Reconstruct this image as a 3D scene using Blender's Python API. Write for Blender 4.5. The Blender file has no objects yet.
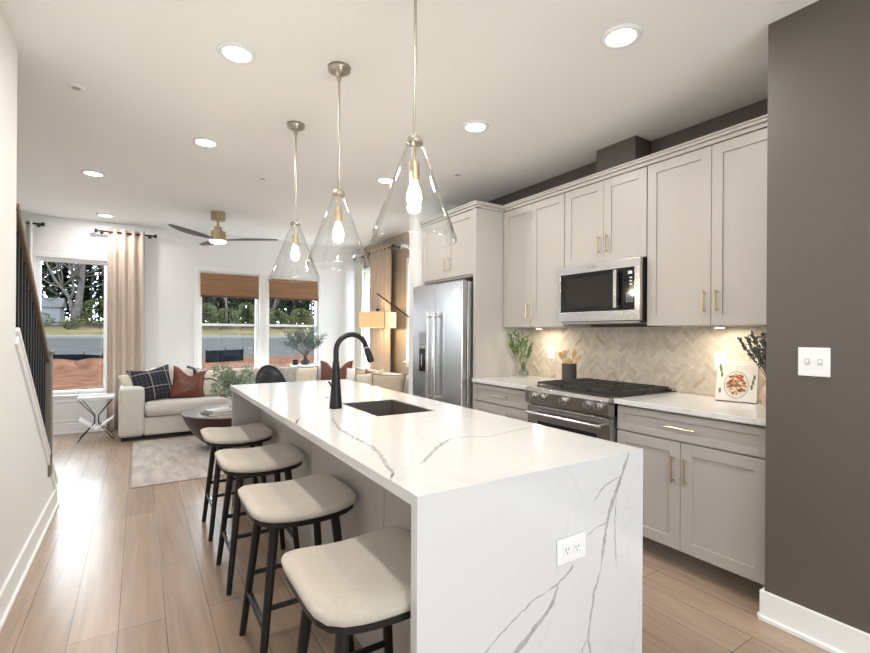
import bpy, bmesh, math, random
from mathutils import Vector, Matrix, noise
R = math.radians
random.seed(7)
SC = bpy.context.scene
col = SC.collection

# ---------------------------------------------------------------- camera
CAM_F, CAM_V0, CAM_H = 467.0, 332.86, 1.32
YAW, ROLL = R(32.371), R(.358)
cd = bpy.data.cameras.new('camera'); cam = bpy.data.objects.new('camera', cd); col.objects.link(cam)
cd.sensor_fit = 'HORIZONTAL'; cd.sensor_width = 36; cd.lens = CAM_F / 870 * 36
cd.shift_y = (CAM_V0 - 326.5) / 870; cd.clip_start = .05; cd.clip_end = 400
_F = Vector((math.sin(YAW), math.cos(YAW), 0)); _R = Vector((math.cos(YAW), -math.sin(YAW), 0)); _U = Vector((0, 0, 1))
_x = _R * math.cos(ROLL) + _U * math.sin(ROLL); _y = -_R * math.sin(ROLL) + _U * math.cos(ROLL); _z = -_F
cam.matrix_world = Matrix(((_x.x, _y.x, _z.x, 0), (_x.y, _y.y, _z.y, 0), (_x.z, _y.z, _z.z, CAM_H), (0, 0, 0, 1)))
SC.camera = cam

# ---------------------------------------------------------------- world, exposure
SC.view_settings.view_transform = 'Standard'; SC.view_settings.look = 'None'
SC.view_settings.gamma = 1; SC.view_settings.use_curve_mapping = False
SC.view_settings.exposure = 0.15
W = bpy.data.worlds.new('overcast_sky'); SC.world = W; W.use_nodes = True
bg = W.node_tree.nodes['Background']; bg.inputs['Color'].default_value = (.84, .92, 1, 1); bg.inputs['Strength'].default_value = 10.5

def area(name, loc, rot, sx, sy, power, colr=(1, 1, 1), portal=False, shape='RECTANGLE', spread=180):
    l = bpy.data.lights.new(name, 'AREA'); l.shape = shape; l.size = sx; l.size_y = sy; l.energy = power; l.color = colr; l.spread = R(spread)
    if portal: l.cycles.is_portal = True
    o = bpy.data.objects.new(name, l); col.objects.link(o); o.location = loc; o.rotation_euler = rot
    return o
# portals sample the overcast sky through the real window openings
area('sky_portal', (-.72, 7.72, 1.38), (R(-90), 0, 0), .74, 1.74, 1, portal=True)
area('sky_portal', (1.15, 7.72, 1.36), (R(-90), 0, 0), .84, 1.7, 1, portal=True)
area('sky_portal', (2.10, 7.72, 1.36), (R(-90), 0, 0), .84, 1.7, 1, portal=True)
area('sky_portal', (3.40, 7.15, 1.4), (R(90), 0, R(90)), .6, 1.9, 1, portal=True)
area('sky_portal', (3.40, 5.56, 1.6), (R(90), 0, R(90)), .4, 1.5, 1, portal=True)
area('sky_portal', (.6, -3.35, 1.3), (R(90), 0, 0), 2.0, 1.6, 1, portal=True)
CEIL = 2.76
DOWN = [(1.96, 1.43), (.42, 2.59), (.42, 3.94), (1.97, 2.60), (-.36, 5.28), (1.96, 3.98), (-.36, 7.10), (.42, -.6), (1.96, -.6), (.42, 1.2), (.42, -1.9), (1.96, -1.9)]
DOWN_W = 8.0

# ---------------------------------------------------------------- helpers
def at(u, v, Y=None, z=None, X=None):
    """point of the place seen at photo position (u, v) on a plane"""
    p = (u - 435) / CAM_F; q = -(v - CAM_V0) / CAM_F
    d = _F + _x * p + _y * q
    t = Y / d.y if Y is not None else ((z - CAM_H) / d.z if z is not None else X / d.x)
    return Vector((0, 0, CAM_H)) + d * t

def tag(o, label=None, cat=None, group=None, kind=None):
    if label: o['label'] = label
    if cat: o['category'] = cat
    if group: o['group'] = group
    if kind: o['kind'] = kind
    return o
def thing(name, label, cat, loc=(0, 0, 0), rz=0, group=None):
    o = bpy.data.objects.new(name, None); col.objects.link(o); o.empty_display_size = .1
    o.location = loc; o.rotation_euler = (0, 0, rz)
    return tag(o, label, cat, group)
def root_of(o):
    while o.parent: o = o.parent
    return o
def copy_tree(o, parent=None):
    c = o.copy(); col.objects.link(c); c.parent = parent
    for ch in list(o.children): copy_tree(ch, c)
    return c

class MB:
    """collects shapes, builds them as ONE mesh object"""
    def __init__(s): s.v = []; s.f = []; s.m = []
    def add(s, vs, fs, mi=0):
        b = len(s.v); s.v += [tuple(v) for v in vs]
        for f in fs: s.f.append([i + b for i in f]); s.m.append(mi)
        return s
    def box(s, x0, x1, y0, y1, z0, z1, mi=0):
        return s.add([(x0, y0, z0), (x1, y0, z0), (x1, y1, z0), (x0, y1, z0), (x0, y0, z1), (x1, y0, z1), (x1, y1, z1), (x0, y1, z1)],
                     [(0, 3, 2, 1), (4, 5, 6, 7), (0, 1, 5, 4), (1, 2, 6, 5), (2, 3, 7, 6), (3, 0, 4, 7)], mi)
    def quad(s, a, b, c, d, mi=0): return s.add([a, b, c, d], [(0, 1, 2, 3)], mi)
    def cyl(s, p0, p1, r0, r1=None, n=16, mi=0, caps=True):
        r1 = r0 if r1 is None else r1
        p0 = Vector(p0); p1 = Vector(p1); d = (p1 - p0).normalized()
        a = d.orthogonal().normalized(); b = d.cross(a)
        vs = []
        for p, r in ((p0, r0), (p1, r1)):
            for i in range(n):
                t = 2 * math.pi * i / n; vs.append(p + (a * math.cos(t) + b * math.sin(t)) * r)
        fs = [(i, (i + 1) % n, n + (i + 1) % n, n + i) for i in range(n)]
        if caps: fs += [tuple(range(n))[::-1], tuple(range(n, 2 * n))]
        return s.add(vs, fs, mi)
    def bar(s, p0, p1, w, d, up=(0, 0, 1), mi=0, w1=None, d1=None):
        p0 = Vector(p0); p1 = Vector(p1); ax = (p1 - p0).normalized(); a = Vector(up).cross(ax)
        a = a.normalized() if a.length > 1e-4 else ax.orthogonal().normalized(); b = ax.cross(a)
        vs = []
        for p, ww, dd in ((p0, w, d), (p1, w1 or w, d1 or d)):
            for sx, sy in ((-1, -1), (1, -1), (1, 1), (-1, 1)): vs.append(p + a * sx * ww / 2 + b * sy * dd / 2)
        return s.add(vs, [(0, 1, 2, 3)[::-1], (4, 5, 6, 7), (0, 1, 5, 4), (1, 2, 6, 5), (2, 3, 7, 6), (3, 0, 4, 7)], mi)
    def tube(s, pts, r, n=10, mi=0, rs=None):
        pts = [Vector(p) for p in pts]; m = len(pts); vs = []
        a = None
        for i, p in enumerate(pts):
            d = (pts[min(i + 1, m - 1)] - pts[max(i - 1, 0)]).normalized()
            a = (a - d * a.dot(d)).normalized() if a is not None else d.orthogonal().normalized()
            b = d.cross(a); rr = rs[i] if rs else r
            for k in range(n):
                t = 2 * math.pi * k / n; vs.append(p + (a * math.cos(t) + b * math.sin(t)) * rr)
        fs = [(i * n + k, i * n + (k + 1) % n, (i + 1) * n + (k + 1) % n, (i + 1) * n + k) for i in range(m - 1) for k in range(n)]
        fs += [tuple(range(n))[::-1], tuple(range((m - 1) * n, m * n))]
        return s.add(vs, fs, mi)
    def lathe(s, prof, c=(0, 0, 0), n=32, mi=0, close=False):
        c = Vector(c); vs = []
        for r, z in prof:
            for k in range(n):
                t = 2 * math.pi * k / n; vs.append(c + Vector((r * math.cos(t), r * math.sin(t), z)))
        m = len(prof)
        fs = [(i * n + k, i * n + (k + 1) % n, (i + 1) * n + (k + 1) % n, (i + 1) * n + k) for i in range(m - 1) for k in range(n)]
        if close:
            fs += [tuple(range(n))[::-1], tuple(range((m - 1) * n, m * n))]
        return s.add(vs, fs, mi)
    def build(s, name, mat, parent=None, bevel=0, smooth=False, sub=0, seg=2, solid=0, local=False, weld=False):
        loc = Vector((0, 0, 0))
        if parent is not None:
            if not local: loc = Vector(root_of(parent).location)
        elif not local:
            xs = [v[0] for v in s.v]; ys = [v[1] for v in s.v]; zs = [v[2] for v in s.v]
            loc = Vector(((min(xs) + max(xs)) / 2, (min(ys) + max(ys)) / 2, min(zs)))
        me = bpy.data.meshes.new(name)
        me.from_pydata([tuple(Vector(v) - loc) for v in s.v], [], s.f)
        for m in (mat if isinstance(mat, (list, tuple)) else [mat]): me.materials.append(m)
        me.polygons.foreach_set('material_index', s.m)
        bm = bmesh.new(); bm.from_mesh(me)
        if weld: bmesh.ops.remove_doubles(bm, verts=bm.verts, dist=1e-5)
        if weld != 'flat': bmesh.ops.recalc_face_normals(bm, faces=bm.faces)
        bm.to_mesh(me); bm.free()
        if smooth: me.polygons.foreach_set('use_smooth', [True] * len(me.polygons))
        o = bpy.data.objects.new(name, me); col.objects.link(o)
        if parent is not None: o.parent = parent
        elif not local: o.location = loc
        if solid:
            md = o.modifiers.new('solid', 'SOLIDIFY'); md.thickness = solid; md.offset = 0
        if bevel:
            md = o.modifiers.new('bevel', 'BEVEL'); md.width = bevel; md.segments = seg; md.limit_method = 'ANGLE'; md.angle_limit = R(35)
        if sub:
            md = o.modifiers.new('sub', 'SUBSURF'); md.levels = sub; md.render_levels = sub
        return o
def box(*a, **k): return MB().box(*a, **k)
def struct(name, mb, mat, **k):
    return tag(mb.build(name, mat, **k), kind='structure')

# ---------------------------------------------------------------- materials
def mat(name, c, rough=.5, metal=0, spec=.5, bump=0, bscale=60, var=0, vscale=8, coat=0, sheen=0, emit=None, estr=0, stretch=(1, 1, 1), trans=0):
    m = bpy.data.materials.new(name); m.use_nodes = True; nt = m.node_tree; N = nt.nodes; L = nt.links
    p = N['Principled BSDF']
    p.inputs['Base Color'].default_value = (*c, 1); p.inputs['Roughness'].default_value = rough; p.inputs['Metallic'].default_value = metal
    p.inputs['Specular IOR Level'].default_value = spec
    if coat: p.inputs['Coat Weight'].default_value = coat; p.inputs['Coat Roughness'].default_value = .08
    if sheen: p.inputs['Sheen Weight'].default_value = sheen
    if emit: p.inputs['Emission Color'].default_value = (*emit, 1); p.inputs['Emission Strength'].default_value = estr
    tc = N.new('ShaderNodeTexCoord'); mp = N.new('ShaderNodeMapping'); mp.inputs['Scale'].default_value = stretch
    L.new(tc.outputs['Object'], mp.inputs['Vector'])
    if var:
        n = N.new('ShaderNodeTexNoise'); n.inputs['Scale'].default_value = vscale; n.inputs['Detail'].default_value = 4
        L.new(mp.outputs[0], n.inputs['Vector'])
        r = N.new('ShaderNodeMapRange'); r.inputs['From Min'].default_value = .3; r.inputs['From Max'].default_value = .7
        r.inputs['To Min'].default_value = 1 - var; r.inputs['To Max'].default_value = 1 + var; L.new(n.outputs['Fac'], r.inputs['Value'])
        h = N.new('ShaderNodeHueSaturation'); h.inputs['Color'].default_value = (*c, 1); L.new(r.outputs[0], h.inputs['Value'])
        L.new(h.outputs[0], p.inputs['Base Color'])
    if bump:
        n = N.new('ShaderNodeTexNoise'); n.inputs['Scale'].default_value = bscale; n.inputs['Detail'].default_value = 3
        L.new(mp.outputs[0], n.inputs['Vector'])
        b = N.new('ShaderNodeBump'); b.inputs['Strength'].default_value = bump; b.inputs['Distance'].default_value = .01
        L.new(n.outputs['Fac'], b.inputs['Height']); L.new(b.outputs[0], p.inputs['Normal'])
    return m
def glass_mat(name, tint=(1, 1, 1), ior=1.45, rough=0, boost=0):
    m = bpy.data.materials.new(name); m.use_nodes = True; nt = m.node_tree; N = nt.nodes; L = nt.links
    N.remove(N['Principled BSDF']); out = N['Material Output']
    t = N.new('ShaderNodeBsdfTransparent'); t.inputs[0].default_value = (*tint, 1)
    g = N.new('ShaderNodeBsdfGlossy'); g.inputs['Roughness'].default_value = rough
    lw = N.new('ShaderNodeLayerWeight'); lw.inputs['Blend'].default_value = .5
    pw = N.new('ShaderNodeMath'); pw.operation = 'POWER'; pw.inputs[1].default_value = 4; L.new(lw.outputs['Facing'], pw.inputs[0])
    a = N.new('ShaderNodeMath'); a.operation = 'MULTIPLY_ADD'; a.inputs[1].default_value = .75; a.inputs[2].default_value = .035 + boost * .05
    a.use_clamp = True; L.new(pw.outputs[0], a.inputs[0]); fac = a.outputs[0]
    mx = N.new('ShaderNodeMixShader'); L.new(fac, mx.inputs[0]); L.new(t.outputs[0], mx.inputs[1]); L.new(g.outputs[0], mx.inputs[2])
    L.new(mx.outputs[0], out.inputs['Surface'])
    return m

M = {}
M['wall'] = mat('painted_wall', (.83, .827, .815), .7, var=.012, vscale=3)
M['ceil'] = mat('painted_ceiling', (.90, .90, .89), .8)
M['trim'] = mat('white_trim', (.86, .86, .85), .35)
M['darkwall'] = mat('taupe_paint', (.105, .09, .079), .5, var=.02, vscale=3)
M['tanwall'] = mat('tan_paint', (.42, .35, .27), .6)  # the taupe paint lightened: light falling on this wall is in the colour
M['cab'] = mat('greige_cabinet_paint', (.49, .46, .425), .38)
M['cabbase'] = mat('grey_cabinet_paint', (.44, .415, .395), .38)
M['brass'] = mat('brushed_brass', (.66, .55, .37), .3, 1)
M['nickel'] = mat('brushed_nickel', (.50, .46, .40), .28, 1)
M['antique'] = mat('antique_brass', (.42, .35, .22), .3, 1)
M['steel'] = mat('stainless_steel', (.56, .56, .57), .26, 1, var=.05, vscale=6, stretch=(1, 1, 14), bump=.01, bscale=30)
M['steeld'] = mat('dark_stainless_steel', (.42, .41, .40), .26, 1, var=.05, vscale=6)
M['chrome'] = mat('chrome', (.8, .8, .8), .1, 1)
M['black'] = mat('black_metal', (.012, .012, .012), .42, spec=.35)
M['blackgl'] = mat('black_glass', (.006, .006, .007), .06)
M['iron'] = mat('cast_iron', (.03, .028, .026), .5, bump=.15, bscale=200)
M['dwood'] = mat('dark_stained_wood', (.013, .0105, .0095), .45, spec=.3, var=.15, vscale=20, stretch=(1, 1, .2))
M['seat'] = mat('cream_boucle', (.52, .465, .395), .95, sheen=.3, bump=.35, bscale=420, var=.05, vscale=60)
M['sofa'] = mat('light_linen', (.66, .63, .58), .95, sheen=.2, bump=.2, bscale=300, var=.04, vscale=40)
M['cream'] = mat('cream_cloth', (.70, .64, .54), .95, sheen=.2, bump=.3, bscale=200, var=.06, vscale=20)
M['tan'] = mat('tan_cloth', (.50, .40, .29), .95, sheen=.2, bump=.3, bscale=200, var=.06, vscale=20)
M['greycloth'] = mat('grey_cloth', (.40, .39, .37), .95, bump=.3, bscale=150, var=.25, vscale=30)
M['whitecloth'] = mat('white_cloth', (.78, .77, .74), .95, bump=.2, bscale=100)
M['leather'] = mat('cognac_leather', (.15, .04, .022), .33, var=.25, vscale=9, bump=.25, bscale=40)
M['rust'] = mat('rust_velvet', (.15, .055, .045), .7, var=.2, vscale=12, bump=.2, bscale=40)
M['trimdark'] = mat('dark_cord', (.02, .02, .024), .8)
M['curtain'] = mat('tan_curtain_cloth', (.60, .50, .42), .95, bump=.1, bscale=200, var=.04, vscale=20)
M['sheer'] = mat('ivory_curtain_cloth', (.74, .72, .67), .95, bump=.1, bscale=200)
M['outlet'] = mat('white_plastic', (.86, .86, .86), .3)
M['slot'] = mat('dark_slot', (.02, .02, .02), .5)
M['grey'] = mat('grey_plastic', (.35, .35, .36), .4)
M['leaf'] = mat('green_leaf', (.10, .17, .045), .55, var=.35, vscale=30)
M['leafd'] = mat('olive_leaf', (.10, .135, .115), .6, var=.35, vscale=30)
M['leafo'] = mat('olive_branch_leaf', (.17, .215, .20), .6, var=.4, vscale=30)
M['leafp'] = mat('pale_sage_leaf', (.30, .38, .27), .7, var=.35, vscale=30)
M['stem'] = mat('brown_stem', (.14, .10, .06), .8)
M['crock'] = mat('charcoal_stoneware', (.055, .05, .047), .6, var=.1, vscale=10)
M['lwood'] = mat('light_utensil_wood', (.62, .40, .18), .55, var=.15, vscale=20)
M['white_cer'] = mat('white_ceramic', (.8, .79, .76), .25)
M['pinkvase'] = mat('blush_glaze', (.62, .42, .33), .3, var=.2, vscale=14)
M['tabletop'] = mat('grey_stone_top', (.30, .29, .30), .25, var=.1, vscale=8)
M['mahog'] = mat('mahogany', (.055, .016, .012), .28, var=.3, vscale=6, stretch=(1, 1, 4), spec=.35)
M['stonetray'] = mat('white_tray', (.82, .82, .82), .3)
M['rail'] = mat('walnut_rail', (.12, .075, .045), .4, var=.2, vscale=15)
M['newel'] = mat('taupe_newel', (.16, .14, .115), .45)
M['sink'] = mat('dark_composite_sink', (.10, .088, .078), .35, var=.1, vscale=30)
M['bulb'] = mat('glowing_bulb', (1, .9, .7), .3, emit=(1, .86, .62), estr=9)
M['lens'] = mat('downlight_lens', (1, 1, 1), .5, emit=(1, .96, .9), estr=14)
M['fanlight'] = mat('fan_light_lens', (1, 1, 1), .4, emit=(1, .98, .94), estr=4)
M['shade'] = mat('lit_linen_shade', (.4, .3, .2), .9, emit=(1, .62, .26), estr=.62)
M['blade'] = mat('charcoal_blade', (.06, .062, .072), .4)
M['glass'] = glass_mat('window_glass', (.97, .985, .98))
M['pglass'] = glass_mat('clear_pendant_glass', (.985, .99, .99), 1.5, .01, .45)
M['vglass'] = glass_mat('vase_glass', (.85, .9, .87), 1.5, .02, .4)
M['grout'] = mat('grout', (.62, .56, .48), .8)
for i, c in enumerate([(.70, .63, .54), (.67, .60, .51), (.63, .555, .46), (.74, .68, .59)]):
    M['tile%d' % i] = mat('marble_tile_%d' % i, c, .35, var=.1, vscale=20)
M['tile4'] = mat('tan_marble_tile', (.54, .44, .34), .35, var=.12, vscale=20)
M['led'] = mat('white_print', (.6, .55, .62), .4, emit=(.8, .75, .9), estr=.4)  # printed panel marks, given a faint glow in the material
M['page'] = mat('book_pages', (.72, .66, .55), .8)
M['undl'] = mat('puck_lens', (1, 1, 1), .5, emit=(1, .85, .62), estr=12)
M['bookgrey'] = mat('grey_book_cover', (.13, .13, .13), .5)

def quartz():
    m = mat('white_quartz', (.70, .698, .695), .13, coat=.2); nt = m.node_tree; N = nt.nodes; L = nt.links; p = N['Principled BSDF']
    tc = N.new('ShaderNodeTexCoord'); n = N.new('ShaderNodeTexNoise'); n.inputs['Scale'].default_value = 1.3; n.inputs['Detail'].default_value = 6; n.inputs['Distortion'].default_value = 1.1
    L.new(tc.outputs['Object'], n.inputs['Vector'])
    s = N.new('ShaderNodeMath'); s.operation = 'SUBTRACT'; s.inputs[1].default_value = .5; L.new(n.outputs['Fac'], s.inputs[0])
    a = N.new('ShaderNodeMath'); a.operation = 'ABSOLUTE'; L.new(s.outputs[0], a.inputs[0])
    r = N.new('ShaderNodeMapRange'); r.inputs['From Min'].default_value = 0; r.inputs['From Max'].default_value = .012; r.inputs['To Min'].default_value = .12; r.inputs['To Max'].default_value = 0; L.new(a.outputs[0], r.inputs['Value'])
    x = N.new('ShaderNodeMix'); x.data_type = 'RGBA'; x.inputs[6].default_value = (.70, .698, .695, 1); x.inputs[7].default_value = (.42, .41, .40, 1)
    L.new(r.outputs[0], x.inputs[0]); L.new(x.outputs[2], p.inputs['Base Color'])
    return m
M['quartz'] = quartz()
M['vein'] = mat('quartz_vein', (.42, .415, .41), .16, var=.2, vscale=40)
M['veinl'] = mat('quartz_vein_light', (.62, .61, .59), .15, var=.1, vscale=40)

def floor_mat():
    m = mat('oak_planks', (.4, .3, .22), .27); nt = m.node_tree; N = nt.nodes; L = nt.links; p = N['Principled BSDF']
    tc = N.new('ShaderNodeTexCoord'); mp = N.new('ShaderNodeMapping'); mp.inputs['Rotation'].default_value = (0, 0, R(90)); mp.inputs['Location'].default_value = (.3, -.02 + .18 * 40, 0)
    L.new(tc.outputs['Object'], mp.inputs['Vector'])
    b = N.new('ShaderNodeTexBrick'); b.offset = .37; b.offset_frequency = 3
    b.inputs['Scale'].default_value = 1; b.inputs['Brick Width'].default_value = 1.5; b.inputs['Row Height'].default_value = .18; b.inputs['Mortar Size'].default_value = .0016; b.inputs['Mortar Smooth'].default_value = .2
    b.inputs['Color1'].default_value = (.42, .305, .225, 1); b.inputs['Color2'].default_value = (.34, .245, .178, 1); b.inputs['Mortar'].default_value = (.13, .09, .07, 1)
    L.new(mp.outputs[0], b.inputs['Vector'])
    m2 = N.new('ShaderNodeMapping'); m2.inputs['Scale'].default_value = (14, .9, 1); L.new(tc.outputs['Object'], m2.inputs['Vector'])
    n = N.new('ShaderNodeTexNoise'); n.inputs['Scale'].default_value = 2.2; n.inputs['Detail'].default_value = 8; n.inputs['Distortion'].default_value = .6; L.new(m2.outputs[0], n.inputs['Vector'])
    r = N.new('ShaderNodeMapRange'); r.inputs['From Min'].default_value = .3; r.inputs['From Max'].default_value = .7; r.inputs['To Min'].default_value = .86; r.inputs['To Max'].default_value = 1.12; L.new(n.outputs['Fac'], r.inputs['Value'])
    h = N.new('ShaderNodeHueSaturation'); L.new(r.outputs[0], h.inputs['Value']); L.new(b.outputs['Color'], h.inputs['Color']); L.new(h.outputs[0], p.inputs['Base Color'])
    bp = N.new('ShaderNodeBump'); bp.inputs['Strength'].default_value = .25; bp.inputs['Distance'].default_value = .002
    iv = N.new('ShaderNodeMath'); iv.operation = 'SUBTRACT'; iv.inputs[0].default_value = 1; L.new(b.outputs['Fac'], iv.inputs[1]); L.new(iv.outputs[0], bp.inputs['Height']); L.new(bp.outputs[0], p.inputs['Normal'])
    return m
M['floor'] = floor_mat()

def wave_mat(name, c1, c2, scale, direction='Z', rough=.7, dist=1.5):
    m = mat(name, c1, rough); nt = m.node_tree; N = nt.nodes; L = nt.links; p = N['Principled BSDF']
    tc = N.new('ShaderNodeTexCoord'); w = N.new('ShaderNodeTexWave'); w.bands_direction = direction; w.inputs['Scale'].default_value = scale; w.inputs['Distortion'].default_value = dist; w.inputs['Detail'].default_value = 3
    L.new(tc.outputs['Object'], w.inputs['Vector'])
    n = N.new('ShaderNodeTexNoise'); n.inputs['Scale'].default_value = 9; mp = N.new('ShaderNodeMapping'); mp.inputs['Scale'].default_value = (.3, .3, 14) if direction == 'Z' else (1, 1, 1)
    L.new(tc.outputs['Object'], mp.inputs[0]); L.new(mp.outputs[0], n.inputs['Vector'])
    a = N.new('ShaderNodeMath'); a.operation = 'MULTIPLY'; L.new(w.outputs['Fac'], a.inputs[0]); L.new(n.outputs['Fac'], a.inputs[1])
    x = N.new('ShaderNodeMix'); x.data_type = 'RGBA'; x.inputs[6].default_value = (*c1, 1); x.inputs[7].default_value = (*c2, 1)
    L.new(a.outputs[0], x.inputs[0]); L.new(x.outputs[2], p.inputs['Base Color'])
    return m
M['blind'] = wave_mat('woven_bamboo', (.16, .075, .035), (.62, .36, .19), 30)
M['rug'] = mat('woven_rug', (.50, .44, .40), .95, var=.22, vscale=5, stretch=(2.5, .8, 1), bump=.2, bscale=200)

def plaid_mat():
    m = mat('black_plaid_cloth', (.014, .016, .026), .9); nt = m.node_tree; N = nt.nodes; L = nt.links; p = N['Principled BSDF']
    tc = N.new('ShaderNodeTexCoord'); sp = N.new('ShaderNodeSeparateXYZ'); L.new(tc.outputs['Object'], sp.inputs[0])
    outs = []
    for ax, off in (('X', .03), ('Z', .02)):
        for per, wd, st in ((.19, .07, .45), (.048, .16, .09)):
            a = N.new('ShaderNodeMath'); a.operation = 'MULTIPLY_ADD'; a.inputs[1].default_value = 1 / per; a.inputs[2].default_value = 50 + off / per; L.new(sp.outputs[ax], a.inputs[0])
            fr = N.new('ShaderNodeMath'); fr.operation = 'FRACT'; L.new(a.outputs[0], fr.inputs[0])
            lt = N.new('ShaderNodeMath'); lt.operation = 'LESS_THAN'; lt.inputs[1].default_value = wd; L.new(fr.outputs[0], lt.inputs[0])
            ml = N.new('ShaderNodeMath'); ml.operation = 'MULTIPLY'; ml.inputs[1].default_value = st; L.new(lt.outputs[0], ml.inputs[0]); outs.append(ml.outputs[0])
    acc = outs[0]
    for o in outs[1:]:
        mx = N.new('ShaderNodeMath'); mx.operation = 'MAXIMUM'; L.new(acc, mx.inputs[0]); L.new(o, mx.inputs[1]); acc = mx.outputs[0]
    x = N.new('ShaderNodeMix'); x.data_type = 'RGBA'; x.inputs[6].default_value = (.014, .016, .026, 1); x.inputs[7].default_value = (.55, .53, .5, 1)
    L.new(acc, x.inputs[0]); L.new(x.outputs[2], p.inputs['Base Color'])
    return m
M['plaid'] = plaid_mat()
# outdoors
M['dirt'] = mat('red_clay_dirt', (.058, .029, .019), .95, var=.4, vscale=1.6, bump=1, bscale=6, spec=0)
M['asphalt'] = mat('grey_asphalt', (.034, .034, .034), .9, var=.08, vscale=.6, spec=0)
M['curb'] = mat('concrete_curb', (.09, .09, .09), .8, spec=0)
M['grass'] = mat('winter_grass', (.055, .045, .026), .95, var=.5, vscale=.12, spec=0)
M['silt'] = mat('black_silt_cloth', (.004, .005, .007), .7, spec=0)
M['post'] = mat('weathered_wood', (.030, .027, .024), .8, var=.2, vscale=3, spec=0)
M['bark'] = mat('grey_bark', (.052, .047, .044), .9, var=.3, vscale=2, spec=0)
M['evergreen'] = mat('evergreen_needles', (.009, .015, .008), .85, var=.5, vscale=.6, spec=0)
M['bushg'] = mat('light_green_foliage', (.052, .060, .028), .8, var=.4, vscale=1, spec=0)
M['twig'] = mat('bare_twigs', (.12, .105, .10), .9, var=.3, vscale=1, spec=0)
M['shed'] = mat('white_siding', (.11, .115, .12), .7, spec=0)
M['shedroof'] = mat('grey_shingles', (.06, .06, .063), .8, spec=0)

# ================================================================ STRUCTURE
XR, YF, XK = 3.22, 7.55, -1.6         # right wall, far wall, far side of the stair
YB = -3.2                             # wall behind the camera
struct('floor', box(XK - .1, XR + .1, YB - .1, YF + .1, -.1, 0), M['floor'])
struct('ceiling', box(XK - .1, XR + .1, YB - .1, YF + .1, CEIL, CEIL + .1), M['ceil'])
def wall_open(axis, pos, th, a0, a1, openings, m, name, z1=CEIL):
    """wall on plane axis=pos (thickness th away from the room) with openings (a0, a1, z0, z1)"""
    mb = MB()
    def b(p, q, z0, z1):
        if q - p < 1e-4 or z1 - z0 < 1e-4: return
        lo, hi = min(pos, pos + th), max(pos, pos + th)
        if axis == 'y': mb.box(p, q, lo, hi, z0, z1)
        else: mb.box(lo, hi, p, q, z0, z1)
    cur = a0
    for (p, q, z0, zz) in sorted(openings):
        b(cur, p, 0, z1); b(p, q, 0, z0); b(p, q, zz, z1); cur = q
    b(cur, a1, 0, z1)
    return struct(name, mb, m)
W1 = (-1.09, -.35, .50, 2.24); W2 = (.73, 1.57, .50, 2.20); W3 = (1.68, 2.52, .50, 2.20)
wall_open('y', YF, .12, XK - .1, XR + .1, [W1, W2, W3], M['wall'], 'wall_far')
R1 = (6.80, 7.40, .5, 2.34); R2 = (5.36, 5.76, .92, 2.32)
wall_open('x', XR, .12, 4.48, YF, [R1, R2], M['tanwall'], 'wall_right')
struct('wall_kitchen', box(XR, XR + .12, 1.008, 4.48, 0, CEIL), M['darkwall'])
struct('wall_front_right', box(2.46, XR + .12, YB, 1.008, 0, CEIL), M['darkwall'])
struct('wall_stub', box(2.50, XR, 4.32, 4.48, 0, CEIL), M['wall'])
wall_open('y', YB, -.12, XK - .1, XR + .1, [(-.4, 1.6, .5, 2.1)], M['wall'], 'wall_back')
# left: full-height wall, then the knee wall that follows the stair, then the outer wall
struct('wall_left', box(-.65, -.53, YB, 3.15, 0, CEIL), M['wall'])
knee = MB(); prof = [(3.15, 0), (4.5, 0), (4.5, .17), (3.15, 1.30)]
knee.add([(-.65, y, z) for y, z in prof] + [(-.53, y, z) for y, z in prof], [(3, 2, 1, 0), (4, 5, 6, 7), (0, 1, 5, 4), (1, 2, 6, 5), (2, 3, 7, 6), (3, 0, 4, 7)])
struct('wall_stair', knee, M['wall'])
struct('wall_outer_left', box(XK - .12, XK, YB, YF, 0, CEIL), M['wall'])
cap = MB(); cap.bar((-.59, 3.15, 1.325), (-.59, 4.53, .17), .15, .028, up=(0, 0, 1)); struct('trim_1', cap, M['trim'], bevel=.004)
ap = MB(); ap.bar((-.525, 3.15, 1.27), (-.525, 4.50, .14), .012, .05, up=(0, 0, 1)); struct('trim_2', ap, M['trim'], bevel=.003)
def baseboard(name, pts, h=.135):
    mb = MB()
    for (x0, x1, y0, y1, dx, dy) in pts:
        mb.box(x0, x1, y0, y1, 0, h)
        mb.box(min(x0, x0 + dx * .012), max(x1, x1 + dx * .012), min(y0, y0 + dy * .012), max(y1, y1 + dy * .012), 0, .022)
    return struct(name, mb, M['trim'], bevel=.004)
baseboard('baseboard_left', [(-.53, -.514, YB, 4.50, 1, 0), (-.65, -.514, 4.50, 4.516, 0, 1)])
baseboard('baseboard_right', [(2.444, 2.46, YB, 1.024, -1, 0), (2.4605, 2.56, 1.0085, 1.024, -1, 1)])
baseboard('baseboard_far', [(XK, XR, YF - .016, YF, 0, -1)])
baseboard('baseboard_living_right', [(XR - .016, XR, 4.48, YF, -1, 0)])
baseboard('baseboard_stub', [(2.484, 2.50, 4.32, 4.496, -1, 0), (2.484, XR, 4.48, 4.496, 0, 1)])
# wainscot rails under the first far window
struct('trim_3', box(-1.3, -.3, YF - .018, YF, .40, .425).box(-1.3, -.3, YF - .012, YF, .155, .175), M['trim'], bevel=.003)
# duct chase above the microwave cabinet
struct('wall_duct_chase', box(3.03, XR, 2.085, 2.425, 2.53, CEIL), M['darkwall'])

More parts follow.
